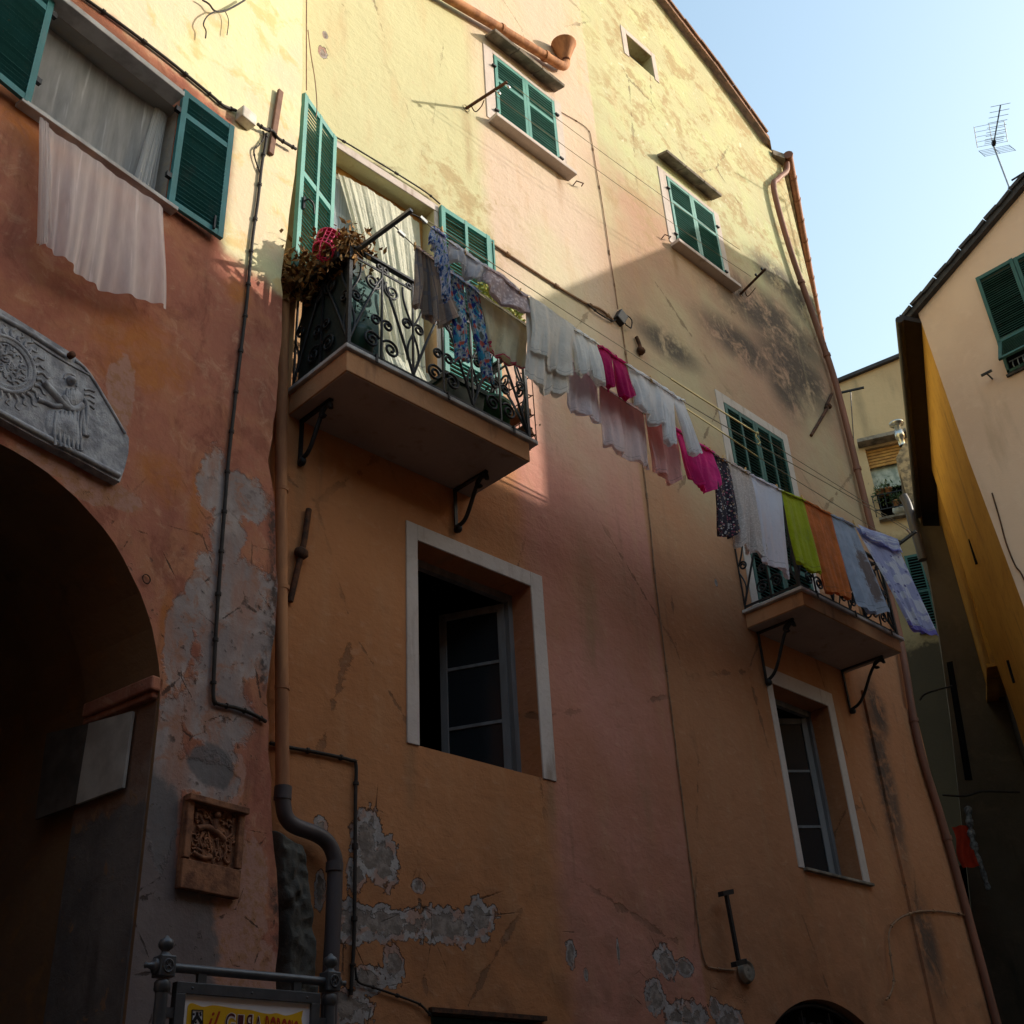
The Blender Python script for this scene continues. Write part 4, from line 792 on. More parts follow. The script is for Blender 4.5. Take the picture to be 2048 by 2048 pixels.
# ================================================================== cloth materials
def cloth(name, colfn, trans=.38, rough=.95, bumpsc=300.):
    g = G(name); UV, U, V = g.uv(); p = g.xyz()[0]
    c = colfn(g, UV, U, V, p)
    hem = g.mth('LESS_THAN', g.mth('ABSOLUTE', g.sub(V, .945)), .005); c = g.mix(g.mul(hem, .35), c, (.05,.045,.05)); c = g.mix(g.sm(g.noise(g.vscale(p, 1, 1, .5), 13, 6, .65, .6), .56, .72, 0, .18), c, (.12,.11,.12))
    g.put(g.b.inputs['Base Color'], c); g.b.inputs['Roughness'].default_value = rough; g.b.inputs['Specular IOR Level'].default_value = .1; g.b.inputs['Sheen Weight'].default_value = .15
    g.bump(g.add(g.mul(g.noise(p, bumpsc*.1, 5, .6), 1.), g.mul(g.noise(g.vscale(p, 1, 1, .6), 11, 6, .65, .9), 2.4)), .6, .016)
    t = g.n('ShaderNodeBsdfTranslucent'); g.put(t.inputs['Color'], c); x = g.n('ShaderNodeMixShader'); x.inputs[0].default_value = trans
    g.t.links.new(g.b.outputs[0], x.inputs[1]); g.t.links.new(t.outputs[0], x.inputs[2]); g.t.links.new(x.outputs[0], g.out.inputs[0]); return g.m
def pl_(c, v=.12, c2=None): return lambda g, UV, U, V, p: g.mix(g.sm(g.noise(p, 5, 5, .6), .35, .65), c2 or tuple(a*(1-v) for a in c), c)
def stripes(g, s, f, ph, wd): 
    x = g.mth('FRACT', g.add(g.mul(s, f), ph)); return g.mth('LESS_THAN', x, wd)
def plaid(g, UV, U, V, p):
    c = g.mix(stripes(g, U, 3.2, .1, .45), (.30,.215,.185), (.42,.33,.28)); c = g.mix(g.mul(stripes(g, U, 3.2, .62, .22), .75), c, (.14,.15,.19)); c = g.mix(g.mul(stripes(g, V, 2.6, .35, .16), .55), c, (.20,.20,.25)); c = g.mix(g.mul(stripes(g, U, 1.6, .33, .10), .5), c, (.36,.12,.12)); return c
def leggings(g, UV, U, V, p):
    n1 = g.noise(g.vscale(UV, 1, 2.6, 1), 5.2, 2, .5, .3); n2 = g.noise(g.vscale(UV, 1, 2.6, 1), 4.1, 2, .5, .8)
    b = g.mix(g.sm(g.noise(UV, 9, 3), .4, .6), (.30,.36,.40), (.58,.62,.66)); b = g.mix(g.sm(n2, .50, .56), b, (.05,.33,.52)); b = g.mix(g.sm(n1, .53, .58), b, (.03,.05,.30)); b = g.mix(g.sm(n1, .40, .36), b, (.16,.17,.15))
    q0 = g.vscale(UV, 3.2, 9, 1); v0 = g.n('ShaderNodeTexVoronoi'); g.put(v0.inputs['Vector'], q0); v0.inputs['Scale'].default_value = 1.0
    return g.mix(g.sm(g.add(v0.outputs['Distance'], g.mul(g.sub(g.noise(UV, 14, 3), .5), .3)), .34, .28), b, (.62,.13,.09))
    q = g.vscale(UV, 5, 14, 1); w_ = g.n('ShaderNodeVectorMath', operation='ADD'); g.put(w_.inputs[0], q); nz = g.n('ShaderNodeTexNoise'); nz.inputs['Scale'].default_value = 1.5; g.put(nz.inputs['Vector'], q); g.put(w_.inputs[1], g.vscale(nz.outputs['Color'], .9, .9, .9))
    v = g.n('ShaderNodeTexVoronoi'); g.put(v.inputs['Vector'], w_.outputs[0]); v.inputs['Scale'].default_value = 1.0
    s = g.n('ShaderNodeSeparateColor'); g.t.links.new(v.outputs['Color'], s.inputs[0])
    c = g.ramp(s.outputs[0], [(0, (.03,.05,.33)), (.22, (.04,.38,.62)), (.40, (.70,.15,.10)), (.55, (.55,.62,.66)), (.70, (.02,.03,.16)), (.80, (.16,.42,.55)), (.92, (.30,.33,.24))], True)
    return g.mix(g.sm(v.outputs['Distance'], .45, .75, 0, .6), c, (.16,.22,.28))
def floral(g, UV, U, V, p):
    v = g.n('ShaderNodeTexVoronoi'); g.put(v.inputs['Vector'], p); v.inputs['Scale'].default_value = 46; s = g.n('ShaderNodeSeparateColor'); g.t.links.new(v.outputs['Color'], s.inputs[0])
    return g.mix(g.sm(v.outputs['Distance'], .42, .5), g.ramp(s.outputs[1], [(0, (.035,.03,.045)), (.42, (.60,.55,.55)), (.6, (.42,.10,.16)), (.75, (.05,.04,.06)), (.88, (.55,.36,.22))], True), (.05,.04,.06))
def scarf(g, UV, U, V, p):
    n = g.noise(g.vscale(p, 1, 1, .45), 26, 5, .65, .6); return g.ramp(n, [(0, (.03,.05,.25)), (.42, (.08,.22,.50)), (.48, (.62,.62,.72)), (.55, (.45,.40,.62)), (.60, (.28,.42,.12)), (.66, (.06,.10,.30))], True)
def stained(g, UV, U, V, p):
    c = g.mix(g.sm(g.noise(p, 7, 5), .35, .65), (.36,.40,.52), (.44,.49,.62)); b = g.ell(U, V, .72, .52, .30, .26); b2 = g.ell(U, V, .80, .75, .2, .14); d = g.add(g.mth('MINIMUM', b, b2), g.mul(g.sub(g.noise(g.vscale(UV, 1, 2.2, 1), 6, 8, .75, .8), .5), 2.6)); return g.mix(g.sm(d, .6, 1.05, .85, 0), c, (.17,.10,.075))
def lilac(g, UV, U, V, p):
    n = g.noise(g.vscale(UV, 1.2, 3.2, 1), 2.1, 4, .55, .5); c = g.mix(g.sm(n, .49, .53), (.42,.43,.68), (.68,.68,.80)); f = g.voro(g.vscale(UV, 5, 15, 1), 1.0); c = g.mix(g.mul(g.sm(f, .16, .24, 1, 0), g.sm(g.noise(UV, 5, 2), .45, .5)), c, (.16,.15,.38)); return g.mix(g.mth('GREATER_THAN', V, .955), c, (.22,.19,.58))
def lacy(a, b, sc):
    def f(g, UV, U, V, p): v = g.voro(g.vscale(p, 1, 1, 1), sc); n = g.noise(p, sc*.5, 4, .6); return g.mix(g.sm(g.add(v, g.mul(g.sub(n, .5), .5)), .3, .5), a, b)
    return f
def fade(a, b): return lambda g, UV, U, V, p: g.mix(g.sm(g.add(V, g.mul(g.sub(g.noise(UV, 3, 3), .5), .4)), .1, .8), a, b)
def trim(c, t, v0): return lambda g, UV, U, V, p: g.mix(g.mth('GREATER_THAN', V, v0), g.mix(g.sm(g.noise(p, 5, 5), .35, .65), tuple(a*.88 for a in c), c), t)
WHITE = (.82,.80,.79)
YI, YO = -1.15, -1.32
ILINE = [(802,466),(830,493),(867,521),(897,545),(929,568),(959,590),(1008,622),(1058,657),(1100,691),(1136,717),(1165,742),(1194,767),(1240,797),(1286,827),(1316,843),(1347,858),(1386,882),(1424,906),(1444,918),(1464,929),(1497,949),(1530,966),(1561,982),(1606,1001),(1636,1017),(1662,1031),(1686,1043),(1708,1053),(1748,1068),(1787,1081)]
OLINE = [(843,436),(868,460),(890,477),(930,508),(972,536),(1012,566),(1055,596),(1098,627),(1141,656),(1165,671),(1192,686),(1222,710),(1251,729),(1283,750),(1314,771),(1340,787),(1365,802),(1410,829),(1460,858),(1560,914),(1660,970),(1760,1028),(1817,1062)]
tip1 = at(823, 420, -1.36); base1 = Vector((4.27, -.76, 8.40)); tip2 = at(1832, 1062, -1.36); base2 = Vector((12.47, -.76, 8.28))
def pulley_bar(nm, base, tip, label, tm):
    mb = MB(); mb.bar(base, tip, .035, .03); t = thing(nm, base, label, 'clothesline bar'); mb.build('arm', M_STEEL, t)
    for p in tm:
        m = MB(); b = base.lerp(tip, (p.y - base.y)/(tip.y - base.y)); m.tube(smooth_path([b, b.lerp(p, .5) + Vector((0,0,.01)), p], 3), .006, 6); m.build('hook', M_IRON, t)
        m = MB(); m.lathe([(0,-.006),(.024,-.006),(.024,.006),(0,.006)], p, (0,1,0), 12); m.obox(p, (.034,0,-.012), (0,.010,0), (.006,0,.014)); m.build('pulley', M_ZINC, t)
ol0, il0 = at(847, 440, YO), at(803, 467, YI); ol1, il1 = at(1817, 1062, YO), at(1782, 1080, YI)
pulley_bar('clothesline_bar', base1, tip1, 'dark steel bar reaching out from the corner of the left balcony railing', [ol0, il0])
pulley_bar('clothesline_bar', base2, tip2, 'dark steel bar reaching out from the far corner of the right balcony', [ol1, il1])
def line(nm, label, strands, cat='clothesline'):
    mb = MB()
    for pts, r in strands: mb.tube(pts, r, 6)
    return tag(mb.build(nm, M_ROPE), label, cat)
IL = smooth_path([at(x, y, YI) for x, y in ILINE], 2); OL = smooth_path([at(x, y, YO) for x, y in OLINE], 2)
def sag(a, b, s, n=24): return [a.lerp(b, i/n) - Vector((0,0,s*4*(i/n)*(1-i/n))) for i in range(n+1)]
line('clothesline', 'inner pulley washing line nearer the house wall, carrying the towels', [(IL, .005)])
line('clothesline', 'outer pulley washing line away from the wall, carrying white shirts and shorts', [(OL, .005)])
up = Vector((0,0,.045))
rA = sag(at(1341, 757, YO), at(1020, 550, YO), .0, 10) ; mb = MB(); mb.tube([ol0 + up*.5] + [at(x, y, YO) for x, y in ((1020, 550), (1132, 623), (1248, 697), (1341, 757), (1516, 869))], .0045, 6)
tag(mb.build('return_line', M_ROPE), 'thin upper return strand of the outer washing line', 'clothesline')
mb = MB(); yr = [at(x, y, YO) for x, y in ((1341, 757), (1400, 795), (1460, 833), (1514, 867))]; mb.tube(yr, .009, 7); k = yr[-1]
mb.lathe([(0,-.02),(.02,-.01),(.022,.01),(0,.025)], k, (1,0,-.3), 8); mb.tube(smooth_path([k, k + Vector((-.03,0,-.05)), k + Vector((.01,-.01,-.11)), k + Vector((-.03,0,-.15))], 4), .008, 6)
tag(mb.build('knotted_rope', M_ROPEY), 'thick yellow rope ending in a knot before the dark shutters, upper one', 'rope')
mb = MB(); mb.tube([at(x, y, YI) for x, y in ((1284, 765), (1370, 816), (1440, 862), (1515, 913))], .008, 7); tag(mb.build('yellow_rope', M_ROPEY), 'thick yellow rope running to the dark shutters without a knot, lower one', 'rope')
mb = MB(); mb.tube([at(x, y, YI) for x, y in ((1515, 913), (1600, 965), (1700, 1027), (1782, 1078))], .0045, 6); mb.tube([k] + [at(x, y, YO) for x, y in ((1560, 898), (1700, 986), (1826, 1063))], .0045, 6)
tag(mb.build('return_line', M_ROPE), 'pair of thin strands from the yellow ropes to the right balcony bar', 'clothesline')
# ---- garments
def garment(nm, label, cat, y, patches, mat, amp=.03, fr=3.5, back=.035, lip=.05, seed=0, wav=.009, bulge=0.):
    rnd = random.Random(seed + 11); mb = MB(); ph = [rnd.uniform(0, 6.3) for _ in range(8)]; lo = None
    for pi, (T, B, *dy_) in enumerate(patches):
        oy = dy_[0] if dy_ else 0.
        T3 = [at(px, py, y) for px, py in T]; B3 = [at(px, py, y) for px, py in B]
        Ts = smooth_path(T3, 4); Bs = smooth_path(B3, 4); wdt = (T3[-1]-T3[0]).length
        f = max(1.2, fr*wdt)
        for layer in (0, 1) if back else (0,):
            sgn = -1 if layer == 0 else 1
            def fn(u, v, sgn=sgn, layer=layer):
                a, b = bez(Ts, u), bez(Bs, u); e = .5 - abs(u-.5); edge = min(1, e*9)
                p = a.lerp(b, v)
                A = amp*(.12 + .88*v**.8)
                dy = A*(math.sin(6.283*f*u + ph[0] + .9*v) + .5*math.sin(6.283*f*2.3*u + ph[1] - 1.3*v) + .35*math.sin(6.283*f*4.1*u + ph[2] + v*2))
                dy += amp*.35*math.sin(v*5 + ph[3] + u*3)*v
                if layer: dy = dy*.6 + amp*.6*math.sin(6.283*f*1.4*u + ph[4])*v
                p = p + Vector((0, oy + dy + sgn*back*.5*math.sin(math.pi*min(1, v*1.6)*.5)*edge**.5*(1 if back else 0), 0))
                if layer: p.z -= .018*v*math.sin(u*7 + ph[5]) - .0; p.x += .008*v
                p.z += v*v*(wav*math.sin(6.283*f*1.7*u + ph[6]) + wav*.3*math.sin(6.283*f*2.6*u + ph[7]))
                p.x += wav*.6*math.sin(v*7 + ph[3])*(.3+v)*(1 if u > .5 else -1)*(1 if e < .2 else .4)
                return p
            mb.grid(fn, max(10, int(40*min(1.6, wdt+.25))), 26)
            lo = fn(.5, .5)
        if lip:
            def fl(u, v):
                a = bez(Ts, u); hh = lip*(.75 + .25*math.sin(u*8 + ph[2]) + .15*math.sin(u*21 + ph[4]))
                return a + Vector((0, -.012 - .02*math.sin(v*math.pi*.5) - .006*math.sin(u*17+ph[1]), .012 - hh*v))
            mb.grid(fl, 24, 4)
            mb.grid(lambda u, v: bez(Ts, u) + Vector((0, -.012 + .024*v, .012 + .003*math.sin(v*3.14))), 24, 2)
    o = mb.build(nm, mat); tag(o, label, cat)
    return o, patches
def zb(o, s): return lambda L: [(o[0] + x*s, o[1] + y*s) for x, y in L]
Z1 = zb((1000, 550), .2588); Z2 = zb((1400, 750), .3364); ZR = zb((680, 480), .20704); ZB = zb((820, 440), .13458)
GARM = []
def gm(*a, **k): GARM.append((a, garment(*a, **k)))
gm('plaid_shorts', 'brown and grey plaid shorts hanging first on the inner line by the balcony', 'shorts', YI, [(ZR([(722,62),(770,100),(815,130),(850,160)]), ZR([(690,655),(760,665),(830,690),(885,830)])), (ZR([(845,155),(880,175),(905,195),(945,240)]), ZR([(880,830),(940,770),(990,800),(1138,755)]))], cloth('plaid_cloth', plaid), amp=.035, fr=4, seed=1, lip=.04)
gm('knotted_scarf', 'blue white and green scarf bunched up by a peg on the outer line', 'scarf', YO, [(ZB([(350,150),(420,190),(470,230),(520,260)]), ZB([(375,650),(420,720),(480,800),(520,820)])), (ZB([(400,200),(470,240),(535,290)]), ZB([(480,1130),(530,1210),(560,1170)])), (ZB([(310,120),(360,160),(430,210)]), ZB([(275,330),(330,400),(420,430)]))], cloth('scarf_cloth', scarf), amp=.03, fr=14, seed=2, lip=.02, back=.02)
gm('printed_leggings', 'leggings with blue white and coral flower print on the inner line', 'leggings', YI, [(ZR([(1045,300),(1090,330),(1140,362),(1195,400)]), ZR([(1122,1150),(1165,1165),(1205,1158),(1252,1150)])), (ZR([(1190,396),(1250,438),(1300,476),(1350,520)]), ZR([(1392,1335),(1425,1350),(1460,1348),(1492,1352)]))], cloth('printed_cloth', leggings), amp=.022, fr=4, seed=3, lip=.03, back=.05)
gm('grey_undershirt', 'short pale grey undershirt folded over the outer line before the green shutter', 'undershirt', YO, [(ZB([(575,325),(700,400),(850,510)]), ZB([(562,560),(720,640),(855,815)])), (ZB([(845,505),(1000,620),(1130,710)]), ZB([(850,810),(930,880),(1095,850)]))], cloth('greyish_cloth', pl_((.62,.61,.68), .2)), amp=.03, fr=4, seed=4, lip=.055)
gm('lace_shawl', 'pinkish lace shawl on the outer line above the balcony plants', 'shawl', YO, [(ZB([(1125,705),(1300,800),(1450,905),(1600,1050),(1755,1150)]), ZB([(1085,900),(1180,1060),(1330,1180),(1560,1335),(1765,1405)]))], cloth('lace_cloth', lacy((.70,.60,.63), (.48,.38,.41), 28)), amp=.02, fr=3, seed=5, lip=.06, wav=.01)
gm('cream_top', 'cream top with a thin red hem on the inner line over the balcony corner', 'top', YI, [(ZR([(1343,522),(1500,630),(1660,740),(1828,852)]), ZR([(1415,1010),(1500,1085),(1640,1195),(1785,1235)]))], cloth('cream_cloth', trim((.74,.66,.48), (.50,.05,.10), .965)), amp=.03, fr=3, seed=6, lip=.045)
gm('white_tshirt', 'off-white layered blouse hanging on the outer line, largest pale top next to the balcony', 'blouse', YO, [(Z1([(205,178),(320,250),(440,335),(543,405)]), Z1([(215,770),(320,895),(420,905),(520,915)])), (Z1([(208,182),(320,254),(440,340),(540,409)]), Z1([(228,600),(320,690),(420,775),(522,800)]), -.045)], cloth('offwhite_cloth', pl_((.80,.75,.70), .1)), amp=.028, fr=3.2, seed=7, lip=.05, wav=.022)
gm('lilac_blouse', 'pale lilac and pink blouse on the inner line behind the white shorts', 'top', YI, [(Z1([(520,640),(600,705),(680,775),(752,838)]), Z1([(505,1008),(600,1055),(690,1115),(782,1138)]))], cloth('lilac_cloth', fade((.72,.56,.62), (.74,.66,.72))), amp=.03, fr=4, seed=8, lip=.03)
gm('white_shorts', 'white shorts pegged on the outer line left of the magenta shorts', 'shorts', YO, [(Z1([(545,408),(600,435),(650,470)]), Z1([(592,745),(640,775),(685,735)])), (Z1([(645,468),(700,500),(748,540)]), Z1([(690,735),(750,835),(820,850)]))], cloth('white_cloth', pl_(WHITE, .08)), amp=.02, fr=4, seed=9, lip=.05, back=.06)
gm('magenta_shorts', 'dark magenta shorts on the outer line between white garments', 'shorts', YO, [(Z1([(755,553),(810,575),(865,622)]), Z1([(818,840),(850,882),(885,865)])), (Z1([(860,620),(915,655),(972,690)]), Z1([(935,925),(985,970),(1045,930)]))], cloth('magenta_cloth', pl_((.55,.015,.15), .2)), amp=.02, fr=4, seed=10, lip=.035, back=.06)
gm('rose_top', 'long pale rose top with light hem on the inner line below the magenta shorts', 'top', YI, [(Z1([(765,850),(880,925),(1000,1000),(1110,1068)]), Z1([(805,1290),(920,1385),(1040,1445),(1168,1480)]))], cloth('rose_cloth', fade((.68,.38,.37), (.76,.62,.63))), amp=.03, fr=3.6, seed=11, lip=.03)
gm('white_shirt', 'crumpled white shirt on the outer line right of the magenta shorts', 'shirt', YO, [(Z1([(982,697),(1060,745),(1140,795),(1220,848)]), Z1([(1035,960),(1105,1055),(1180,1130),(1258,1160)]))], cloth('white_cloth_b', pl_((.80,.78,.80), .1)), amp=.035, fr=4, seed=12, lip=.055)
gm('coral_top', 'coral pink top on the inner line behind the white trousers', 'top', YI, [(Z1([(1115,1060),(1190,1105),(1260,1145),(1345,1188)]), Z1([(1185,1525),(1240,1535),(1310,1600),(1408,1590)]))], cloth('coral_cloth', fade((.74,.28,.25), (.76,.42,.40))), amp=.03, fr=4.5, seed=13, lip=.03)
gm('white_trousers', 'white trousers with two long legs at the end of the outer line', 'trousers', YO, [(Z1([(1215,848),(1270,880),(1335,928)]), Z1([(1275,1280),(1310,1305),(1348,1308)])), (Z1([(1328,926),(1370,952),(1414,975)]), Z1([(1462,1382),(1505,1385),(1548,1380)]))], cloth('white_cloth_c', pl_((.82,.81,.84), .08)), amp=.018, fr=4, seed=14, lip=.05, back=.06)
gm('hot_pink_top', 'bright hot pink top on the inner line beside the floral dress', 'top', YI, [(Z1([(1340,1180),(1440,1240),(1540,1310),(1645,1372)]), Z1([(1465,1555),(1540,1630),(1600,1682),(1698,1640)]))], cloth('hot_pink_cloth', pl_((.80,.04,.28), .2)), amp=.03, fr=3.4, seed=15, lip=.04)
gm('floral_dress', 'narrow dark floral print dress on the inner line beside the hot pink top', 'dress', YI, [(Z2([(70,468),(105,495),(140,512),(168,530)]), Z2([(98,930),(150,950),(200,955),(246,915)]))], cloth('floral_cloth', floral), amp=.035, fr=5, seed=16, lip=.02)
gm('lace_cloth', 'ivory cloth with gathered lace hem between the floral dress and the white towel', 'cloth', YI, [(Z2([(186,528),(225,550),(260,570),(296,592)]), Z2([(228,1005),(270,1030),(320,1055),(380,1058)]))], cloth('ivory_lace', lacy((.74,.66,.64), (.58,.50,.48), 60)), amp=.035, fr=5, seed=17, lip=.03, wav=.03)
gm('white_towel', 'plain bluish white towel left of the lime green cloth', 'towel', YI, [(Z2([(300,596),(360,626),(420,658),(482,690)]), Z2([(368,1112),(420,1130),(470,1150),(532,1205)]))], cloth('bluish_white', fade((.70,.70,.80), (.72,.66,.72))), amp=.022, fr=2.6, seed=18, lip=.035)
gm('lime_cloth', 'lime green cloth hanging between the white and the orange towel', 'cloth', YI, [(Z2([(483,690),(525,710),(570,728),(616,745)]), Z2([(568,1105),(620,1140),(670,1175),(722,1180)]))], cloth('lime_cloth', pl_((.42,.46,.015), .2)), amp=.02, fr=3, seed=19, lip=.03)
gm('orange_towel', 'rust orange towel on the inner line above the right balcony', 'towel', YI, [(Z2([(614,750),(665,775),(720,805),(780,835)]), Z2([(748,1280),(800,1300),(845,1318),(892,1330)]))], cloth('orange_terry', pl_((.66,.18,.04), .3)), amp=.016, fr=3, seed=20, lip=.02)
gm('stained_towel', 'pale blue towel with a large brown stain', 'towel', YI, [(Z2([(780,836),(825,855),(870,875),(918,902)]), Z2([(935,1365),(1000,1408),(1060,1415),(1130,1412)]))], cloth('stained_cloth', stained), amp=.02, fr=2.8, seed=21, lip=.025)
o_, _ = garment('lilac_sheet', 'long lilac patterned sheet folded over the right end of the line', 'sheet', YI, [(Z2([(920,898),(1000,930),(1080,955),(1155,985)]), Z2([(1242,1490),(1300,1520),(1350,1540),(1408,1548)])), (Z2([(920,896),(1000,928),(1080,953),(1155,982)]), Z2([(945,955),(1030,1000),(1100,1035),(1178,1062)]), -.04)], cloth('lilac_print', lilac), amp=.015, fr=2.2, seed=22, lip=0)
# pegs, two to a garment
PEGL = [('plaid shorts', YI, 830, 493), ('knotted scarf', YO, 884, 462), ('pale grey undershirt', YO, 930, 506), ('lace shawl', YO, 1040, 584), ('white blouse', YO, 1140, 655), ('white shirt', YO, 1302, 760), ('hot pink top', YI, 1410, 896), ('floral dress at its left shoulder', YI, 1421, 902), ('floral dress at its right shoulder', YI, 1446, 918), ('ivory lace cloth', YI, 1491, 942), ('white towel', YI, 1554, 976), ('lime green cloth', YI, 1605, 998), ('stained towel', YI, 1708, 1048), ('lilac sheet', YI, 1780, 1076)]
for nm, y, px, py in PEGL:
    p = at(px, py, y); mb = MB(); dx = random.uniform(-.01, .012)
    for sg in (-1, 1): mb.bar(p + Vector((sg*.004-dx, -.02*0 + sg*.010, -.035)), p + Vector((dx, sg*.004, .045)), .012, .008)
    mb.tube([p + Vector((-.007, -.012, .005)), p + Vector((-.007, .012, .005))], .004, 5)
    tag(mb.build('clothes_peg', M_PEG), 'wooden clothes peg gripping the ' + nm, 'clothes peg', 'clothes pegs on the washing lines')
# upper clothes line between two bars in the sunlight
for bpx_, tpx, lab in (((932, 217), (1014, 164), 'rusty bar by the left upper window holding empty wires'), ((1481, 588), (1531, 538), 'dark bar at the right end of the empty upper wires')):
    b = at(*bpx_); t = at(*tpx, -.62); mb = MB(); mb.bar(b, t, .03, .022); mb.lathe([(.05,-.004),(.05,.006)], b, (0,-1,0), 10); mb.tube(smooth_path([b + Vector((.0,-.08,-.01)), b + Vector((.1,-.05,-.02)), b + Vector((.13,-.12,.03)), b + Vector((.10,-.2,.04))], 4), .007, 6)
    th_ = thing('line_bracket', b, lab, 'bracket'); mb.build('arm', M_RUST, th_)
    for f in (.72, .95):
        m = MB(); q = b.lerp(t, f) + Vector((.06 if bpx_[0] < 1000 else -.06, 0, -.01)); m.lathe([(0,-.01),(.022,-.01),(.022,.01),(0,.01)], q, (0,1,0), 10); m.bar(q - Vector((.06,0,0)) if bpx_[0] < 1000 else q + Vector((.06,0,0)), q, .008, .008); m.build('pulley', M_ZINC if bpx_[0] < 1000 else M_IRON, th_)
mb = MB(); mb.tube(sag(at(1028, 172, -.58), at(1479, 499, -.58), .05), .0035, 5); mb.tube(sag(at(990, 190, -.45), at(1502, 553, -.45), .05), .0035, 5); tag(mb.build('empty_line', M_ROPE), 'pair of empty washing wires across the two upper windows', 'clothesline')
# ================================================================== cables, boxes and irons on the painted house
def cab(nm, label, pts, r, mat, y=-.02, k=4, jit=0.):
    mb = MB(); P = smooth_path([at(px + random.uniform(-jit, jit), py, y) for px, py in pts], k); mb.tube(P, r, 6)
    for i in range(3, len(P)-1, 5): mb.tube([P[i], P[i].lerp(P[i+1], .35)], r*1.7, 6)
    return tag(mb.build(nm, mat), label, 'cable')
cab('wall_cable', 'thin cable dropping from the left upper window to the black junction box', [(1122,224),(1160,246),(1178,262),(1184,285),(1193,340),(1205,410),(1222,526),(1229,568),(1236,618)], .006, M_CABW, -.01)
cab('wall_cable', 'long thin cable running down the pink wall to the lamp bracket', [(1244,652),(1254,722),(1264,790),(1275,860),(1287,936),(1300,1045),(1312,1170),(1332,1330),(1350,1480),(1370,1640),(1388,1780),(1402,1890),(1412,1928),(1425,1936),(1470,1941)], .008, M_CABW, -.012)
cab('wall_cable', 'thick painted cable sloping from the green shutter to the junction box', [(976,482),(1030,518),(1110,570),(1170,606),(1200,618),(1226,640)], .016, M_CABW, -.02)
cab('wall_cable', 'slack black cable hanging from the sloping cable to the junction box', [(1175,608),(1195,625),(1222,641),(1232,640)], .010, M_CABLE, -.03)
cab('wall_cable', 'dark cable above the white lintel of the left balcony door', [(660,268),(700,290),(790,345),(850,383),(880,408)], .009, M_CABLE, -.03)
cab('wall_cable', 'brown cable turning down the ochre wall beside the lower pipe', [(540,1486),(575,1494),(640,1506),(700,1520),(712,1530),(711,1600),(710,1750),(708,1880),(704,1950),(702,1990)], .013, M_CABLE, -.02, 5)
cab('wall_cable', 'thin cable sagging to the dark door at the bottom', [(711,1935),(716,1963),(745,1974),(780,1986),(830,2004),(845,2013),(862,2032)], .008, M_CABLE, -.02)
cab('wall_cable', 'pale cable curving over the stained corner at lower right', [(1942,1834),(1910,1826),(1870,1822),(1830,1824),(1795,1840),(1778,1866),(1782,1920),(1788,1960),(1780,1990),(1772,2000)], .011, M_CABW, -.055)
p = at(1241, 636, -.03); t = thing('junction_box', p, 'black round cable junction box on the pink wall', 'junction box'); mb = MB(); mb.obox(p, (.06,0,-.035), (0,.045,0), (.05,0,.085)); mb.build('box', M_IRON, t, .012)
mb = MB(); c_ = p + Vector((.12,-.02,.0)); mb.tube([c_ + Vector((.07*math.cos(a), -.01*math.sin(a*3), .10*math.sin(a))) for a in [i*.5 for i in range(14)]], .008, 6); mb.build('cable_coil', M_CABLE, t)
def anchor(label, a, b, k, mat=M_RUST):
    A, B, Kp = at(*a), at(*b), at(*k); mb = MB(); mb.tube(smooth_path([A + Vector((0,-.03,0)), A.lerp(B, .35) + Vector((.01,-.035,0)), Kp + Vector((0,-.04,0)), B + Vector((0,-.02,0))], 4), .024, 7); mb.lathe([(0,-.02),(.05,-.01),(.06,.02),(.04,.05),(0,.06)], Kp + Vector((0,-.03,0)), (0,-.8,.4), 10); return tag(mb.build('wall_anchor', mat), label, 'wall anchor')
anchor('long rusty tie-rod anchor on the ochre wall right of the terracotta pipe', (613, 1022), (577, 1205), (596, 1112))
anchor('rusty slanted tie-rod anchor at the right corner above the dark shutters', (1660, 790), (1620, 872), (1652, 815))
anchor('small rusty iron latch high on the wall between the laundry and the mould', (1269, 676), (1280, 712), (1277, 705))
for k, (px, py) in enumerate(((1150, 370), (1326, 476))):
    p = at(px, py); mb = MB(); mb.tube([p + Vector((-.05,-.005,-.05)), p + Vector((-.05,-.07,-.02)), p + Vector((.06,-.09,.0)), p + Vector((.09,-.03,.02))], .008, 6); tag(mb.build('wall_hook', M_RUST), ('bent wire hook in the sunlit wall below the left upper window', 'bent wire hook in the sunlit wall left of the right upper window')[k], 'hook')
a, b = at(1452, 1786, -.12), at(1478, 1926, -.12); t = thing('lamp_bracket', b, 'black iron bar with two end plates beside a round rosette on the ochre wall', 'bracket'); mb = MB(); mb.bar(a, b, .035, .03, (0,1,0)); mb.build('bar', M_IRON, t)
mb = MB(); mb.obox(a + Vector((0,.0,.0)), (.085,0,.02), (0,.03,0), (0,0,.022)); mb.build('end_plate', M_IRON, t); mb = MB(); mb.obox(b + Vector((.0,.0,.0)), (.085,0,.02), (0,.03,0), (0,0,.022)); mb.build('end_plate', M_IRON, t)
p = at(1490, 1943, -.02); mb = MB(); mb.lathe([(0,.03),(.04,.045),(.07,.03),(.085,.05),(.10,.03),(.11,0)], p, (0,-1,0), 16); tag(mb.build('rosette', M_STONE), 'round stone coloured cable rosette below the black iron bar', 'rosette')
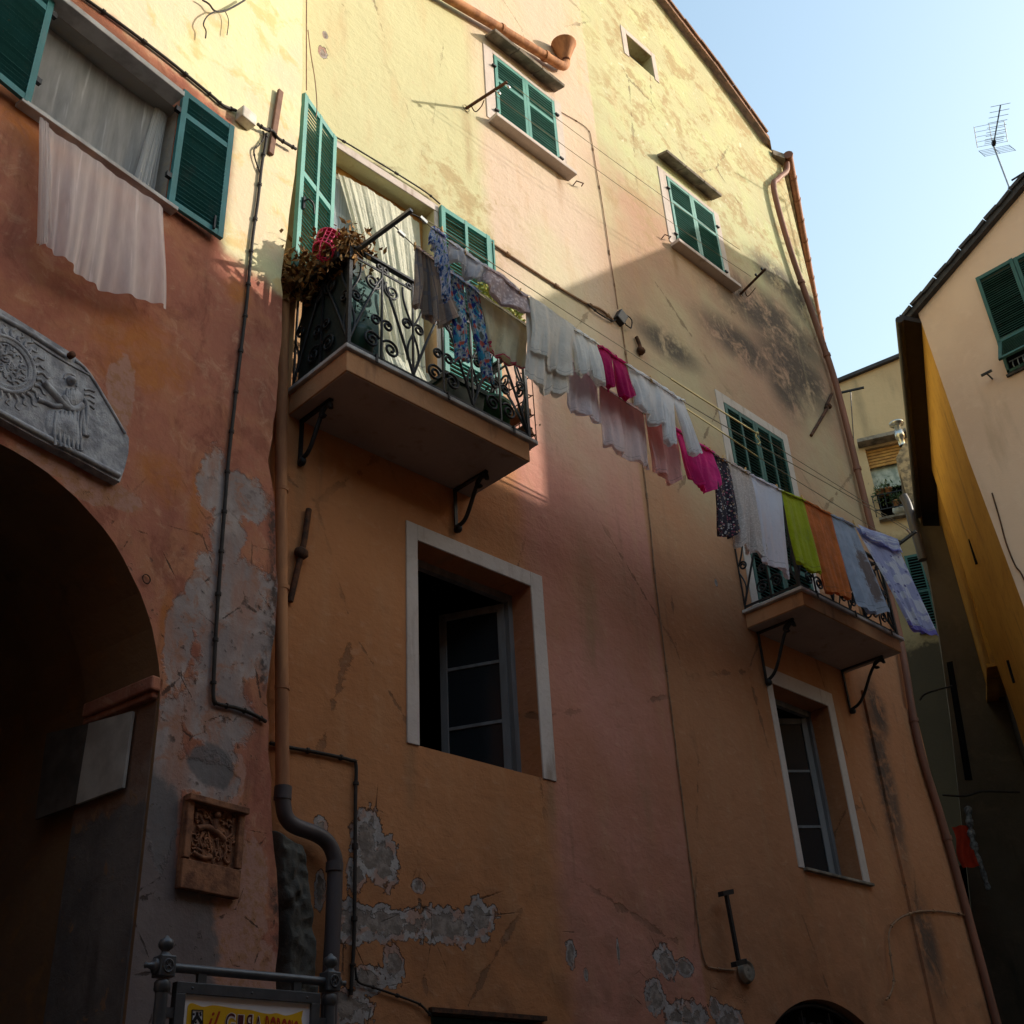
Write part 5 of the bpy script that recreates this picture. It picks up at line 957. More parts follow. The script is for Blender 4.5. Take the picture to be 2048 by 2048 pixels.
# ================================================================== balcony things
def leaves(nm, mat, pts, n, spread, size, parent, droop=0., seed=0):
    rnd = random.Random(seed); mb = MB()
    for i in range(n):
        c = bez(pts, rnd.random()); h = rnd.random(); c = c + Vector((rnd.gauss(0, spread[0]), rnd.gauss(0, spread[1]), rnd.gauss(0, spread[2]) - droop*h*h))
        a = Vector((rnd.gauss(0,1), rnd.gauss(0,1), rnd.gauss(0,.8))).normalized()*size*rnd.uniform(.5, 1.3); b = a.orthogonal().normalized(); b.rotate(Matrix.Rotation(rnd.uniform(0, 6.3), 3, a)); b *= size*.45
        mb.add([c-a, c-a*.2+b, c+a, c-a*.2-b], [(0,1,2,3)])
    return mb.build(nm, mat, parent)
def stems(mb, pts, n, spread, h, r, seed):
    rnd = random.Random(seed)
    for i in range(n):
        c = bez(pts, rnd.random()); q = c + Vector((rnd.gauss(0, spread), rnd.gauss(0, spread), h*rnd.uniform(.4, 1.1))); mb.tube([c, c.lerp(q, .6) + Vector((rnd.gauss(0,.02), rnd.gauss(0,.02), 0)), q], r, 4, False)
M_DRY = plain('dried_leaves', (.36,.19,.055), .9, 0, .6, 30, (.14,.07,.03), 0); M_LEAF = plain('succulent_leaves', (.46,.42,.07), .6, 0, .5, 25, (.13,.20,.05), 0); M_PLAS = plain('dark_green_plastic', (.012,.05,.032), .4, 0, .3, 4, None, .05, 30, .4)
# planter with dried plants along the left rail
a, b = Vector((4.22, -.70, 8.36)), Vector((4.20, -.06, 8.36)); t = thing('planter_box', a, 'dark planter box full of brown dried plants on the left end of the railing', 'planter'); mb = MB(); mb.bar(a, b, .2, .17); mb.build('box', M_IRON, t, .01)
P = [a + Vector((-.02,-.08,.13)), a.lerp(b, .5) + Vector((-.04,0,.12)), b + Vector((-.22,-.04,.0))]
leaves('foliage', M_DRY, P, 900, (.11, .06, .085), .042, t, .22, 3); mb = MB(); stems(mb, P, 60, .08, -.25, .003, 5); stems(mb, P, 40, .06, .12, .003, 6); mb.build('dry_stems', M_DRY, t)
P = [a + Vector((.12,-.06,.14)), a + Vector((.02,-.02,.15))]; leaves('foliage', M_DRY, [a + Vector((.1,-.05,.13)), a + Vector((.04,-.03,.15)), a.lerp(b, .2) + Vector((0,0,.14))], 300, (.07,.05,.05), .036, t, .05, 8)
# pink peg basket
p = at(646, 502, -.62); t = thing('peg_basket', p, 'bright pink plastic lattice basket above the dried plants', 'basket'); mb = MB(); ax = Vector((.35, .1, .9)).normalized(); e1 = ax.orthogonal().normalized(); e2 = ax.cross(e1); M_PINK = plain('pink_plastic', (.85,.04,.14), .4, 0, .15, 5, None, 0)
R2 = lambda h: .085 + .02*h/.2
for i in range(16): an = i*2*math.pi/16; mb.tube([p + ax*h + (e1*math.cos(an) + e2*math.sin(an))*R2(h) for h in (0, .1, .2)], .005, 5)
for h in (0, .05, .1, .15, .2): mb.tube([p + ax*h + (e1*math.cos(an) + e2*math.sin(an))*R2(h) for an in [i*2*math.pi/20 for i in range(21)]], .006 if h not in (0,.2) else .009, 5)
mb.lathe([(0, .2), (.105, .2)], p, ax, 20); mb.build('lattice', M_PINK, t)
mb = MB(); mb.tube([p + e1*.085*math.cos(an) + ax*(.0 - .09*math.sin(an)) for an in [i*math.pi/12 for i in range(13)]], .006, 5); mb.build('basket_handle', M_PINK, t)
# green planter boxes on the floor behind the bars, and the one on the right rail
for (x0, x1, y0, y1, z0, z1, lab) in ((5.32, 5.78, -.66, -.36, 7.36, 7.72, 'dark green rectangular tub behind the middle of the left balcony railing'),):
    mb = MB(); mb.prism([(x0+.04, y0+.03, z0), (x1-.04, y0+.03, z0), (x1, y0, z1), (x0, y0, z1)], (0, y1-y0, 0)); mb.box(x0-.015, x1+.015, y0-.015, y1+.015, z1-.03, z1+.012); tag(mb.build('plant_tub', M_PLAS), lab, 'tub')
mb = MB(); mb.lathe([(0,0),(.17,0),(.21,.35),(.22,.36),(.22,.40),(.19,.40),(.18,.34),(0,.34)], (5.98, -.48, 7.36), (0,0,1), 24); tag(mb.build('green_barrel', plain('bottle_green_plastic', (.03,.15,.06), .35, 0, .3, 4, None, .05)), 'round bottle green tub in the right corner of the left balcony', 'tub')
t = thing('potted_shrub', (4.42, -.55, 7.36), 'dark leafy pot plant behind the left corner of the railing', 'plant'); mb = MB(); mb.lathe([(0,0),(.13,0),(.17,.3),(.18,.34),(0,.33)], (4.42, -.55, 7.36), (0,0,1), 18); mb.build('pot', M_PLAS, t)
leaves('foliage', plain('dark_leaves', (.035,.06,.03), .7, 0, .4, 20, None, 0), [Vector((4.42,-.55,7.8)), Vector((4.42,-.55,8.2))], 260, (.07,.06,.16), .022, t, 0, 4)
mb = MB(); mb.box(4.26, 4.62, -.62, -.58, 7.37, 8.28); tag(mb.build('green_screen', M_SHUTD), 'dark green board screen behind the left bars of the left balcony', 'screen')
a, b = Vector((5.60, -.80, 8.50)), Vector((6.16, -.80, 8.50)); t = thing('planter_box', a, 'planter with yellow-green succulents on the right of the balcony rail', 'planter'); mb = MB(); mb.bar(a, b, .14, .14); mb.build('box', M_TERRA, t, .01)
P = []
for k in range(8): c = a.lerp(b, (k+.3)/8) + Vector((0,0,.08)); P += [c, c + Vector((.02,0,.19 + .05*(k%3))), c + Vector((.01,0,.02))]
leaves('foliage', M_LEAF, P, 1500, (.03,.035,.04), .026, t, 0, 20); mb = MB(); stems(mb, P, 60, .03, .1, .004, 9); mb.build('plant_stems', M_LEAF, t)
t = thing('wire_rack', (6.22, -.4, 7.5), 'wire rack of plant boxes hung outside the right end of the left balcony', 'rack'); mb = MB()
for z in (7.50, 7.72, 7.94, 8.16):
    for y in (-.68, -.42): mb.bar((6.23, y, z), (6.36, y, z+.02), .008, .008)
    mb.bar((6.36, -.70, z+.02), (6.36, -.40, z+.02), .008, .008)
for y in (-.70, -.6, -.5, -.4): mb.bar((6.36, y, 7.45), (6.36, y, 8.3), .007, .007); 
mb.tube([(6.36, -.70, 7.45), (6.36, -.40, 8.3)], .005, 5); mb.build('wires', M_RUST, t)
mb = MB()
for z in (7.52, 7.74): mb.box(6.24, 6.35, -.67, -.43, z, z+.07)
mb.build('plant_tray', M_TERRA, t); leaves('foliage', plain('rosy_leaves', (.26,.16,.07), .8, 0, .5, 25, (.13,.15,.05), 0), [Vector((6.3,-.66,7.56)), Vector((6.3,-.45,7.48))], 140, (.05,.06,.05), .02, t, .06, 31)
mb = MB(); mb.lathe([(0,0),(.12,0),(.16,.2),(.17,.2),(.17,.23),(.0,.23)], (12.35, -.45, 8.0), (0,0,1), 18); mb.lathe([(0,0),(.02,0),(.02,.8),(0,.8)], (12.35, -.45, 7.25), (0,0,1), 8); tag(mb.build('round_planter', M_TERRA), 'round terracotta bowl on a stand behind the lilac sheet', 'planter')
mb = MB(); mb.box(4.236, 4.246, -.72, -.05, 7.4, 8.30); tag(mb.build('side_screen', plain('black_netting', (.02,.028,.024), .8, 0, .4, 30)), 'dark netting screen along the left side of the left balcony', 'screen')
# curtains
def sheer(name, fac, c):
    g = G(name); UV, U, V = g.uv(); g.put(g.b.inputs['Base Color'], c); g.b.inputs['Roughness'].default_value = .9
    tr = g.n('ShaderNodeBsdfTransparent'); tl = g.n('ShaderNodeBsdfTranslucent'); g.put(tl.inputs['Color'], c); m1 = g.n('ShaderNodeMixShader'); m1.inputs[0].default_value = .45; g.t.links.new(g.b.outputs[0], m1.inputs[1]); g.t.links.new(tl.outputs[0], m1.inputs[2])
    lw_ = g.n('ShaderNodeLayerWeight'); lw_.inputs['Blend'].default_value = .35; f = g.add(g.mul(lw_.outputs['Facing'], .45), g.add(fac, g.add(g.mul(g.sub(g.noise(g.vscale(UV, 9, 1, 1), 2.2, 5, .6), .5), .5), g.mul(g.sm(g.noise(g.vscale(UV, 15, .8, 1), 1.6, 3, .5), .58, .72), .3))))
    f = g.mth('MINIMUM', g.mth('MAXIMUM', f, .05), .97); m2 = g.n('ShaderNodeMixShader'); g.put(m2.inputs[0], f); g.t.links.new(tr.outputs[0], m2.inputs[1]); g.t.links.new(m1.outputs[0], m2.inputs[2]); g.t.links.new(m2.outputs[0], g.out.inputs[0]); return g.m
def drape(name, label, T, B, mat, disp, amp, fr, seed, cat='curtain'):
    rnd = random.Random(seed); ph = [rnd.uniform(0, 6.3) for _ in range(6)]; Ts, Bs = smooth_path(T, 5), smooth_path(B, 5); mb = MB()
    def fn(u, v):
        p = bez(Ts, u).lerp(bez(Bs, u), v); s_ = math.sin(6.283*fr*u + ph[0] + .8*math.sin(v*2+ph[1])) + .6*math.sin(6.283*fr*2.6*u + ph[2] - v) + .35*math.sin(6.283*fr*5.7*u + ph[3] + v*2)
        return p + disp*(amp*(.25 + .75*v)*s_ + amp*.5*math.sin(v*4 + ph[4]))
    mb.grid(fn, 110, 40); return tag(mb.build(name, mat), label, cat)
SH1 = sheer('sheer_out', .58, (.92,.86,.86)); SH2 = sheer('sheer_in', .36, (.90,.90,.94))
drape('sheer_curtain', 'white sheer curtain blown out over the sill of the left window', [lat(82, 238, -.10), lat(160, 295, -.11), lat(250, 357, -.11), lat(329, 414, -.10)], [lat(78, 476, -.10), lat(130, 530, -.16), lat(225, 585, -.15), lat(333, 618, -.12)], SH1, -LN, .030, 1.9, 5)
drape('sheer_curtain', 'narrow bunched edge of white sheer hanging left of the blown-out curtain', [lat(80, 233, -.13), lat(90, 241, -.13), lat(97, 246, -.13)], [lat(76, 480, -.13), lat(88, 488, -.15), lat(103, 476, -.13)], sheer('sheer_edge', .55, (.80,.75,.75)), -LN, .014, 2.5, 6)
drape('sheer_curtain', 'grey sheer curtain hanging inside the left window', [lw(-2.5, 9.04, .12), lw(-2.0, 9.04, .14), lw(-1.6, 9.04, .13), lw(-1.29, 9.04, .12)], [lw(-2.5, 7.98, .12), lw(-2.0, 7.98, .14), lw(-1.6, 7.98, .13), lw(-1.42, 7.98, .06)], SH2, LN, .014, 1.5, 7)
drape('sheer_curtain', 'gathered strip of white sheer at the right edge of the left window', [lw(-1.42, 9.03, .09), lw(-1.36, 9.03, .08), lw(-1.30, 9.03, .09)], [lw(-1.54, 8.0, .04), lw(-1.46, 8.0, .04), lw(-1.36, 8.0, .05)], sheer('sheer_strip', .5, (.72,.71,.72)), LN, .012, 2.2, 8)
CUR = cloth('cream_curtain', pl_((.76,.74,.60), .08), .3)
drape('door_curtain', 'cream curtain swept aside across the left balcony door', [Vector((4.70,.15,10.34)), Vector((5.0,.13,10.36)), Vector((5.4,.13,10.36)), Vector((5.74,.15,10.36))], [Vector((5.25,.08,8.35)), Vector((5.4,.06,8.3)), Vector((5.6,.06,8.3)), Vector((5.78,.1,8.3))], CUR, Vector((0,-1,0)), .022, 4.5, 9)
drape('door_curtain', 'lower fall of cream curtain billowing behind the balcony bars', [Vector((5.22,.07,8.4)), Vector((5.4,.05,8.38)), Vector((5.6,.05,8.38)), Vector((5.78,.09,8.38))], [Vector((5.3,-.12,7.42)), Vector((5.5,-.2,7.44)), Vector((5.72,-.16,7.46)), Vector((5.95,-.1,7.5))], CUR, Vector((0,-1,0)), .03, 2.6, 10)
drape('door_curtain', 'bluish sheer behind the left pane of the balcony door', [Vector((4.64,.19,10.3)), Vector((4.85,.19,10.3)), Vector((5.1,.19,10.3))], [Vector((4.64,.19,7.5)), Vector((4.85,.19,7.5)), Vector((5.1,.19,7.5))], sheer('sheer_blue', .5, (.55,.62,.68)), Vector((0,1,0)), .008, 3, 12)
# ================================================================== things on the red wall
def lcab(nm, label, pts, r, mat, d=-.02, k=4):
    mb = MB(); P = smooth_path([lat(px, py, d) for px, py in pts], k); mb.tube(P, r, 6)
    for i in range(2, len(P)-1, 4): mb.tube([P[i], P[i].lerp(P[i+1], .3)], r*1.5, 6)
    return tag(mb.build(nm, mat), label, 'cable')
lcab('wall_cable', 'dark cable running level above the left window to the white junction box', [(120,-40),(174,0),(240,47),(330,115),(400,172),(430,197),(448,212),(472,221)], .014, M_CABLE)
lcab('wall_cable', 'dark cable sagging from the junction box to the corner of the red house', [(515,248),(530,258),(545,262),(556,276),(575,288),(592,298)], .015, M_CABLE, -.05)
lcab('wall_cable', 'black cable running down the red wall beside the corner', [(533,268),(531,285),(523,335),(516,400),(506,470),(500,530),(494,600),(487,660),(477,740),(468,820),(459,900),(452,980),(446,1060),(440,1140),(434,1230),(429,1320),(427,1395),(437,1408),(470,1415),(505,1428),(532,1443)], .013, M_CABLE, -.02, 4)
lcab('wall_cable', 'thin wire looping down the sunlit plaster beside the black cable', [(526,262),(528,275),(518,290),(508,300),(511,320),(520,345)], .007, M_CABLE)
mb = MB(); p = lat(492, 236, -.05); mb.obox(p, LU*.075, LN*.05, Vector((0,0,.065))); t = tag(mb.build('junction_box', plain('white_plastic', (.66,.60,.52), .5, 0, .2, 8, (.45,.38,.32)), None, .012), 'white square cable box on the sunlit edge of the red house', 'junction box')
mb = MB(); a, b = lat(561, 182, -.03), lat(541, 308, -.02); mb.bar(a, b, .055, .03, -LN); tag(mb.build('wooden_batten', plain('brown_batten', (.20,.10,.065), .8, 0, .3, 10), None, .005), 'brown wooden batten fixed upright on the sunlit edge of the red house', 'batten')
mb = MB(); a = lat(425, 22, -.03); mb.tube(smooth_path([lat(x, y, -.05) for x, y in ((405,0),(418,8),(430,22),(448,22),(470,12),(490,0))], 4), .009, 6); mb.tube(smooth_path([lat(x, y, -.06) for x, y in ((432,22),(415,32),(407,48),(412,62),(411,76))], 5), .006, 6); mb.tube(smooth_path([lat(x, y, -.04) for x, y in ((450,22),(457,40),(454,70))], 4), .004, 5)
tag(mb.build('loose_wires', M_CABLE), 'tangle of loose wire ends high on the sunlit left wall', 'wires')
mb = MB(); mb.tube([at(x, y, -.34) for x, y in ((613,-20),(613,180))], .006, 6); mb.tube(smooth_path([at(x, y, -.3) for x, y in ((616,60),(622,110),(630,160),(634,210),(632,235))], 4), .005, 6); tag(mb.build('hanging_wire', M_CABW), 'pale wires hanging above the open green shutter', 'wires')
# carved slate relief over the arch
D = -.085
RP = [(-40, 595), (0, 617), (70, 660), (137, 702), (160, 722), (186, 752), (222, 815), (258, 876), (257, 905), (250, 935), (240, 964), (200, 943), (155, 918), (90, 885), (40, 858), (0, 836), (-40, 815)]
t = thing('carved_relief', lat(100, 900), 'blue-grey carved slate relief with a roped roundel and a robed kneeling figure over the arch', 'relief')
mb = MB(); mb.prism([lat(x, y, D+.02) for x, y in RP], LN*(.07)); mb.build('slab', M_RELIEF, t, .012)
RQ = lambda px, py, d=0.: lat(px, py, D + .02 - d)
mb = MB()
for path, r in (([(-40, 612), (0, 634), (60, 668), (130, 713)], .018), ([(-40, 806), (0, 826), (100, 880), (238, 952)], .022), ([(150, 722), (180, 750), (250, 868)], .012), ([(65, 682), (120, 718), (178, 750)], .008)):
    mb.tube(smooth_path([RQ(x, y) for x, y in path], 4), r, 8)
mb.build('moulding', M_RELIEF, t)
rc = RQ(12, 728); rr = (RQ(68, 745) - rc).length
ring = MB()
cir = lambda r, n=64: [rc + LU*r*math.cos(2*math.pi*i/n) + Vector((0,0,r*math.sin(2*math.pi*i/n))) for i in range(n+1)]
ring.tube(cir(rr), .016, 8); ring.tube(cir(rr*.82), .010, 8)
for i in range(72):
    a = 2*math.pi*i/72; c = rc + LU*rr*.91*math.cos(a) + Vector((0,0,rr*.91*math.sin(a))); e = LU*math.cos(a+.8) + Vector((0,0,math.sin(a+.8))); ring.tube([c - e*.02, c + e*.02], .011, 6)
ring.build('roped_roundel', M_RELIEF, t)
mb = MB()
for i in range(28):                             # flames round the roundel
    a = 2*math.pi*i/28; e = LU*math.cos(a) + Vector((0,0,math.sin(a))); f = LU*-math.sin(a) + Vector((0,0,math.cos(a))); c = rc + e*rr*1.08; L = .10 if i % 2 else .075
    mb.tube(smooth_path([c, c + e*L*.4 + f*.014, c + e*L*.75 - f*.012, c + e*L + f*.01], 3), .012, 6, True, [.014 - .0012*j for j in range(10)])
mb.build('flames', M_RELIEF, t)
mb = MB(); rnd = random.Random(3)
for i in range(46):                             # worn interlaced carving in the middle
    a = rnd.uniform(0, 6.28); r = rr*.72*math.sqrt(rnd.random()); c = rc + LU*r*math.cos(a) + Vector((0,0,r*math.sin(a))); th_ = rnd.uniform(0, 6.28)
    pts = [c + LU*.03*math.cos(th_ + k*.7)*(1 - k*.12) + Vector((0,0,.03*math.sin(th_ + k*.7)*(1 - k*.12))) for k in range(6)]; mb.tube(pts, .009, 6)
mb.build('worn_carving', M_RELIEF, t)
fig = MB()                                       # robed figure with outstretched arms
P3 = lambda px, py, d=.0: RQ(px, py, d)
rt = zb((0, 600), .19149)
def F_(L, r, rs=None): fig.tube(smooth_path([P3(*q) for q in rt(L)], 4), r, 8, True, rs)
hd = P3(*rt([(735, 850)])[0]); fig.lathe([(0,.042),(.018,.038),(.028,.022),(.03,.0),(0,0)], hd, -LN, 14); fig.tube([hd + LU*.046*math.cos(a) + Vector((0,0,.05*math.sin(a)+.006)) for a in [i*.42 for i in range(-1, 9)]], .008, 6)
def body(L0, d):
    pts = [P3(*q) for q in rt(L0)]; c = sum(pts, Vector())/len(pts); n = len(pts)
    fig.add([c - LN*d] + [c.lerp(q, .6) - LN*d*.85 for q in pts] + pts, [(0, 1+i, 1+(i+1)%n) for i in range(n)] + [(1+i, 1+n+i, 1+n+(i+1)%n, 1+(i+1)%n) for i in range(n)], True)
body([(680,930), (740,905), (800,925), (860,980), (870,1060), (840,1120), (760,1150), (680,1110), (650,1000)], .026)
body([(500,1150), (600,1130), (700,1150), (830,1120), (850,1250), (870,1450), (880,1600), (780,1590), (640,1510), (520,1440), (460,1320)], .028)
F_([(640,1010), (720,1130), (780,1150), (850,1100)], .028); F_([(455,865), (560,980), (640,1070), (730,1150)], .026); F_([(390,1040), (470,1070), (560,1110), (640,1110)], .018); F_([(870,1040), (905,1100), (900,1250), (880,1390), (920,1415)], .016); F_([(850,1150), (860,1280), (875,1420)], .02)
for x in (690, 735, 780):
    fig.tube(smooth_path([P3(*q_, .018) for q_ in rt([(x+12, 925), (x, 1010), (x+10, 1090)])], 4), .007, 6)
for x in (560, 610, 655, 700, 745, 790, 830): fig.tube(smooth_path([P3(*q_, .016) for q_ in rt([(x+30, 1165), (x+5, 1330), (x+18, 1530 + (x-600)*.2)])], 4), .010, 8)
for k in range(4): F_([(880, 940 + 50*k), (930, 935 + 55*k), (985, 960 + 60*k)], .009)
fig.build('kneeling_figure', M_RELIEF, t)
mb = MB(); p = RQ(140, 712, .005); mb.lathe([(.022,-.01),(.022,.03),(0,.03)], p, -LN, 10); mb.build('iron_cramp', M_RUST, t)
# marble plaque on the jamb of the passage
J0 = lw(AC[0]+AR-.03, 0); jat = lambda px, py, o=0.: atp(px, py, J0 - LU*o, LU)
mb = MB(); P = [jat(270, 1424), jat(183, 1448), jat(157, 1610), jat(250, 1576)]; mb.prism(P, LU*-.02); pq = tag(mb.build('marble_plaque', plain('cream_marble', (.56,.52,.47), .5, 0, .3, 4, (.40,.36,.32), .1)), 'pale marble plaque set in the dark jamb of the archway', 'plaque')
mb = MB(); P = [jat(181, 1449), jat(98, 1468), jat(75, 1640), jat(155, 1611)]; mb.prism(P, LU*-.018); tag(mb.build('slate_plaque', plain('dark_plaque', (.13,.105,.09), .8, 0, .4, 5, None, .2)), 'dark slate plaque beside the pale marble one in the archway', 'plaque')
# terracotta plaque
t = thing('terracotta_plaque', lw(-.38, 3.2), 'framed terracotta plaque with a worn carved rider, set in the grey corner pier', 'plaque'); s0_, s1_, z0_, z1_ = -.60, -.165, 3.21, 3.745
Lb = lambda mb, a, b, c, d, o0, o1: mb.obox(lw((a+b)/2, (c+d)/2, -(o0+o1)/2), LU*(b-a)/2, LN*(o1-o0)/2, Vector((0,0,(d-c)/2)))
mb = MB(); Lb(mb, s0_, s1_, z0_, z1_, 0, .028); mb.build('base_slab', M_BRICK, t, .006)
mb = MB(); Lb(mb, s0_, s0_+.045, z0_+.17, z1_-.03, .03, .06); Lb(mb, s1_-.045, s1_, z0_+.17, z1_-.03, .03, .06); Lb(mb, s0_-.01, s1_+.01, z1_-.04, z1_+.0, .03, .085); Lb(mb, s0_, s1_, z0_, z0_+.165, .03, .055); mb.build('frame', M_BRICK, t, .006)
mb = MB(); q = lambda a, b: lw(s0_ + .045 + a*.345, z0_ + .175 + b*.32, -.034)
for L, r in (([(.15,.55),(.35,.62),(.6,.55),(.75,.45)], .03), ([(.3,.6),(.2,.75),(.12,.82),(.1,.72)], .018), ([(.72,.45),(.8,.3),(.78,.12),(.86,.06)], .014), ([(.6,.48),(.62,.28),(.7,.1)], .012), ([(.3,.52),(.22,.35),(.3,.22)], .013), ([(.38,.55),(.45,.3),(.5,.2)], .011), ([(.5,.62),(.52,.8)], .03), ([(.3,.9),(.5,.66),(.72,.4),(.85,.15)], .009), ([(.78,.5),(.9,.6),(.88,.72)], .012), ([(.1,.12),(.3,.06),(.5,.1)], .02), ([(.15,.2),(.3,.16)], .015), ([(.1,.88),(.2,.92),(.28,.86)], .015), ([(.8,.85),(.88,.8),(.9,.9)], .018)):
    mb.tube(smooth_path([q(*p) for p in L], 4), r*.72, 7)
rnd = random.Random(12)
for i in range(90):
    a_, b_ = rnd.uniform(.06,.94), rnd.uniform(.05,.95); th_ = rnd.uniform(0, 6.3); k_ = rnd.uniform(.03, .09); mb.tube(smooth_path([q(a_, b_), q(a_ + k_*math.cos(th_), b_ + k_*math.sin(th_)), q(a_ + k_*1.6*math.cos(th_+.8), b_ + k_*1.6*math.sin(th_+.8))], 3), rnd.uniform(.004,.009), 5)
mb.lathe([(0,.03),(.018,.025),(.022,0)], q(.53, .88), -LN, 12); mb.build('carved_rider', M_BRICK, t)
mb = MB(); c = lat(293, 1158, -.012); mb.tube([c + LU*.028*math.cos(a) + Vector((0,0,.03*math.sin(a))) for a in [i*.35 for i in range(19)]], .004, 5); tag(mb.build('iron_ring', M_RUST), 'small iron ring on the red wall beside the arch', 'ring')
# ================================================================== the sign in the square
SY = -1.9; sp = lambda px, py, dy=0.: at(px, py, SY + dy)
t = thing('restaurant_sign', at(500, 2046, SY) - Vector((0,0,2.1)), 'grey steel signboard on two ball-topped posts with a yellow painted banner', 'sign')
pl, pr = sp(328, 1935), sp(660, 1963); pr.z = pl.z = (pl.z + pr.z)/2; ux = Vector((1,0,0)); M_SIGN = M_STEEL
M_WHITE = plain('white_panel', (.86,.86,.92), .5, 0, .05, 3, None, 0); M_BAN = plain('banner_yellow', (.88,.50,.012), .6, 0, .12, 4, None, 0); M_RED2 = plain('letter_red', (.50,.045,.012), .6, 0, .15, 8, None, 0); M_DRED = plain('letter_dark_red', (.10,.012,.02), .6, 0, .1, 8, None, 0); M_PALE = plain('letter_outline', (.85,.74,.68), .6, 0, .1, 8, None, 0); M_BLK = plain('crest_black', (.015,.015,.02), .6, 0, .1, 8, None, 0)
for p, sg in ((pl, -1), (pr, 1)):
    mb = MB(); mb.tube([Vector((p.x, SY, 0)), Vector((p.x, SY, p.z-.05))], .026, 14); mb.lathe([(.026,-.1),(.034,-.09),(.034,-.06),(.026,-.05)], p, (0,0,1), 14); po = mb.build('post', M_SIGN, t)
    m = MB(); m.obox(p, (.036,0,0), (0,.036,0), (0,0,.042)); m.build('post_head', M_SIGN, po, .005)
    m = MB(); m.lathe([(.03,.042),(.018,.055),(.016,.062),(.030,.075),(.033,.09),(.028,.105),(.012,.115),(.008,.122),(0,.126)], p, (0,0,1), 14)
    m.lathe([(.03,.036),(.032,.045),(.022,.05),(.014,.06),(.010,.075),(.013,.085),(0,.092)], p, (sg,0,0), 12); m.build('finial', M_SIGN, po)
    m = MB(); c = p + Vector((0,-.037,0)); m.tube([c + Vector((.022*math.cos(a), 0, .025*math.sin(a))) for a in [i*.33 for i in range(20)]], .004, 5)
    for dz in (-.011, .011): m.tube([c + Vector((.009*math.cos(a), 0, dz + .010*math.sin(a))) for a in [i*.5 for i in range(14)]], .003, 5)
    m.build('medallion', M_SIGN, po)
mb = MB(); mb.tube([pl + ux*.036, pr - ux*.036], .019, 14); mb.build('top_rail', M_SIGN, t)
a, b = sp(350, 1963), sp(636, 1988); zt_ = (a.z + b.z)/2; xa, xb = a.x, b.x; FW = .045
mb = MB(); mb.box(xa, xb, SY-.02, SY+.02, zt_-FW, zt_); mb.box(xa, xa+FW, SY-.02, SY+.02, .9, zt_-FW); mb.box(xb-FW, xb, SY-.02, SY+.02, .9, zt_-FW); mb.box(xa+FW, xb-FW, SY-.02, SY+.02, .9, .9+FW); mb.build('frame', M_SIGN, t, .002)
mb = MB()
for f in (.1, .5, .9): mb = MB(); c = Vector((xa + (xb-xa)*f, SY-.021, zt_-FW/2)); mb.lathe([(0,.003),(.005,.002),(.006,0)], c, (0,-1,0), 8); mb.build('screw', M_SIGN, t)
for x in (xa + .12, xb - .12): mb = MB(); mb.box(x-.02, x+.02, SY-.012, SY+.008, zt_, pl.z-.01); mb.build('clip', M_SIGN, t)
for x, p in ((xa, pl), (xb, pr)): mb = MB(); mb.box(min(x, p.x), max(x, p.x), SY-.01, SY+.008, zt_-.14, zt_-.10); mb.build('clip', M_SIGN, t)
mb = MB(); mb.box(xa+FW-.003, xb-FW+.003, SY-.004, SY+.004, .9+FW-.003, zt_-FW+.003); mb.build('white_panel', M_WHITE, t)
zs4 = zb((350, 1950), .15528); S4 = lambda L, dy: [sp(x, y, dy) for x, y in zs4(L)]
bn = smooth_path(S4([(163,430),(175,385),(220,362),(290,385),(370,410),(480,390),(600,402),(780,432),(960,448),(1090,480),(1220,502),(1310,490),(1420,522),(1530,500),(1650,455)], -.0062), 4) + S4([(1630,560),(1640,660)], -.0062)
lowb = [Vector((bn[-1].x, SY-.0062, bn[-1].z-.25)), Vector((bn[0].x, SY-.0062, bn[0].z-.30))]
mb = MB(); vs = bn + lowb; mb.prism(vs, (0, .002, 0)); mb.build('yellow_banner', M_BAN, t)
mb = MB(); c = S4([(220,450),(357,455),(352,650),(214,650)], -.008); mb.prism(c, (0,.0015,0)); cr = mb.build('crest', M_WHITE, t)
mb = MB()
fr_ = [c[0], c[1], c[2], c[3]]
for i in range(4): mb.bar(fr_[i] + Vector((0,-.001,0)), fr_[(i+1)%4] + Vector((0,-.001,0)), .004, .003)
cc = S4([(287,475),(285,540),(222,625),(345,625),(285,525)], -.0095); mb.bar(cc[0], cc[1], .012, .002, (0,1,0)); mb.bar(cc[4], cc[2], .013, .002, (0,1,0)); mb.bar(cc[4], cc[3], .013, .002, (0,1,0))
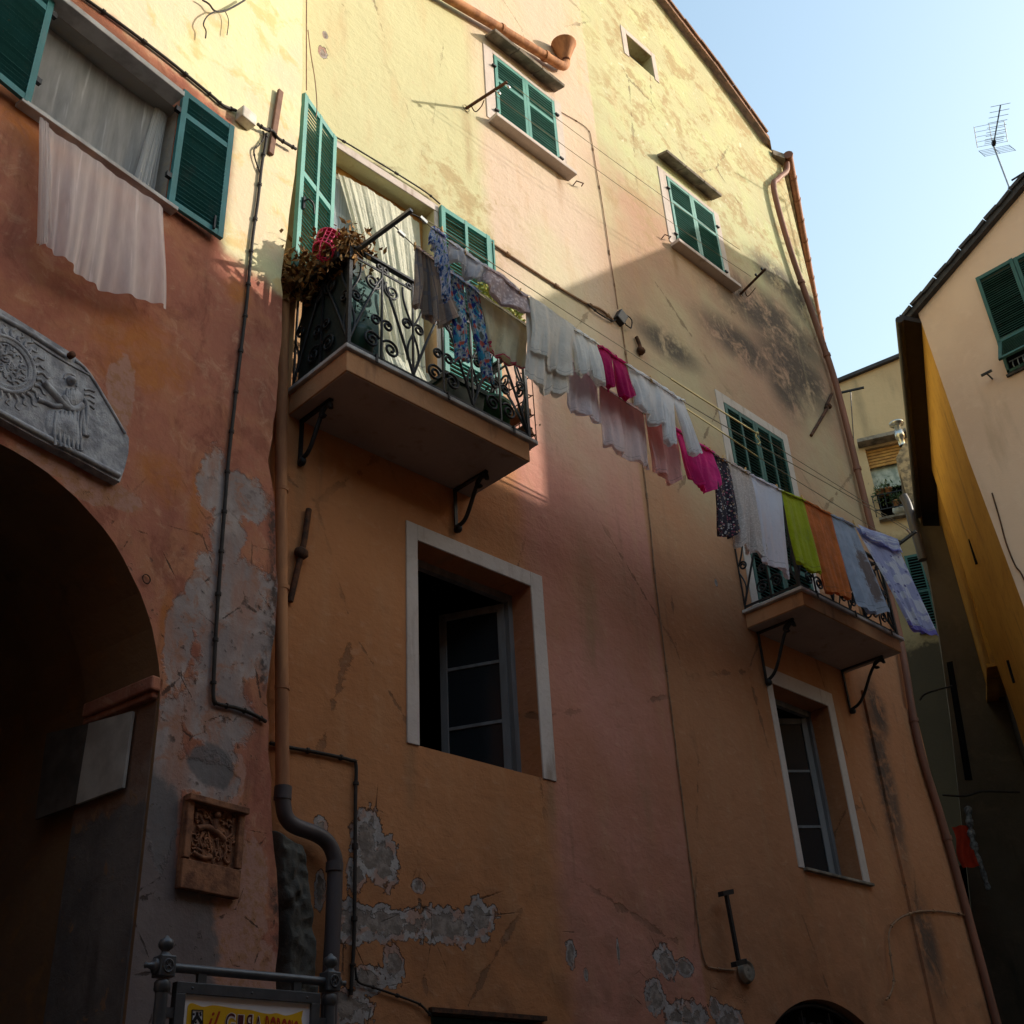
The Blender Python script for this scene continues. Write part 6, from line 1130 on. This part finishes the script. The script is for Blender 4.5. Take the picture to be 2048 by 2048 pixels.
for x, y in ((242,505),(325,490),(330,515),(268,610)): q = S4([(x,y)], -.009)[0]; mb.obox(q, (.004,0,0), (0,.001,0), (0,0,.004))
mb.build('crest_mark', M_BLK, cr)
def text(s, px, py, hgt, mat, wid=None, flip=False, bold=0., dy=-.0095, nm='lettering', shear=0., slope=0.):
    cu = bpy.data.curves.new('t', 'FONT'); cu.body = s; cu.size = 1; cu.offset = bold; cu.shear = shear; to = bpy.data.objects.new('t', cu); COL.objects.link(to); bpy.context.view_layer.update()
    me = bpy.data.meshes.new_from_object(to.evaluated_get(bpy.context.evaluated_depsgraph_get())); bpy.data.objects.remove(to)
    xs = [v.co.x for v in me.vertices]; ys = [v.co.y for v in me.vertices]; w_ = max(xs)-min(xs); h_ = max(ys)-min(ys); o = sp(px, py, dy); W = wid if wid else w_*hgt/h_
    mb = MB()
    V = []
    for v in me.vertices:
        u = (v.co.x-min(xs))/w_; u = 1-u if flip else u; V.append(o + Vector((u*W, 0, -hgt + hgt*(v.co.y-min(ys))/h_ - slope*u*W)))
    fs = [list(p.vertices) for p in me.polygons]; 
    if flip: fs = [f[::-1] for f in fs]
    mb.add(V, fs); return mb.build(nm, mat, t)
q4 = lambda x, y: zs4([(x, y)])[0]
px_m = (sp(500, 2040) - sp(510, 2040)).length/10
wd = lambda a, b: (b-a)*.15528*px_m
x_, y_ = q4(418, 470); text('il', x_, y_-2, .085, M_RED2, wd(418, 580), False, .0, -.0095, 'lettering', .35)
for s_, xa_, xb_, yt, fl in (('G', 660, 775, 488, False), ('I', 815, 885, 512, False), ('R', 905, 1000, 505, True), ('A', 1030, 1125, 530, False)):
    x_, y_ = q4(xa_, yt); text(s_, x_-1, y_-1.2, .082, M_PALE, wd(xa_-10, xb_+10), fl, .055, -.0085, 'letter_outline'); text(s_, x_, y_, .078, M_DRED, wd(xa_, xb_), fl, .0, -.0100)
x_, y_ = q4(1170, 518); text('ROROSIO', x_, y_, .10, M_RED2, wd(1170, 1622), False, .02, -.0095, 'lettering', 0, .09)
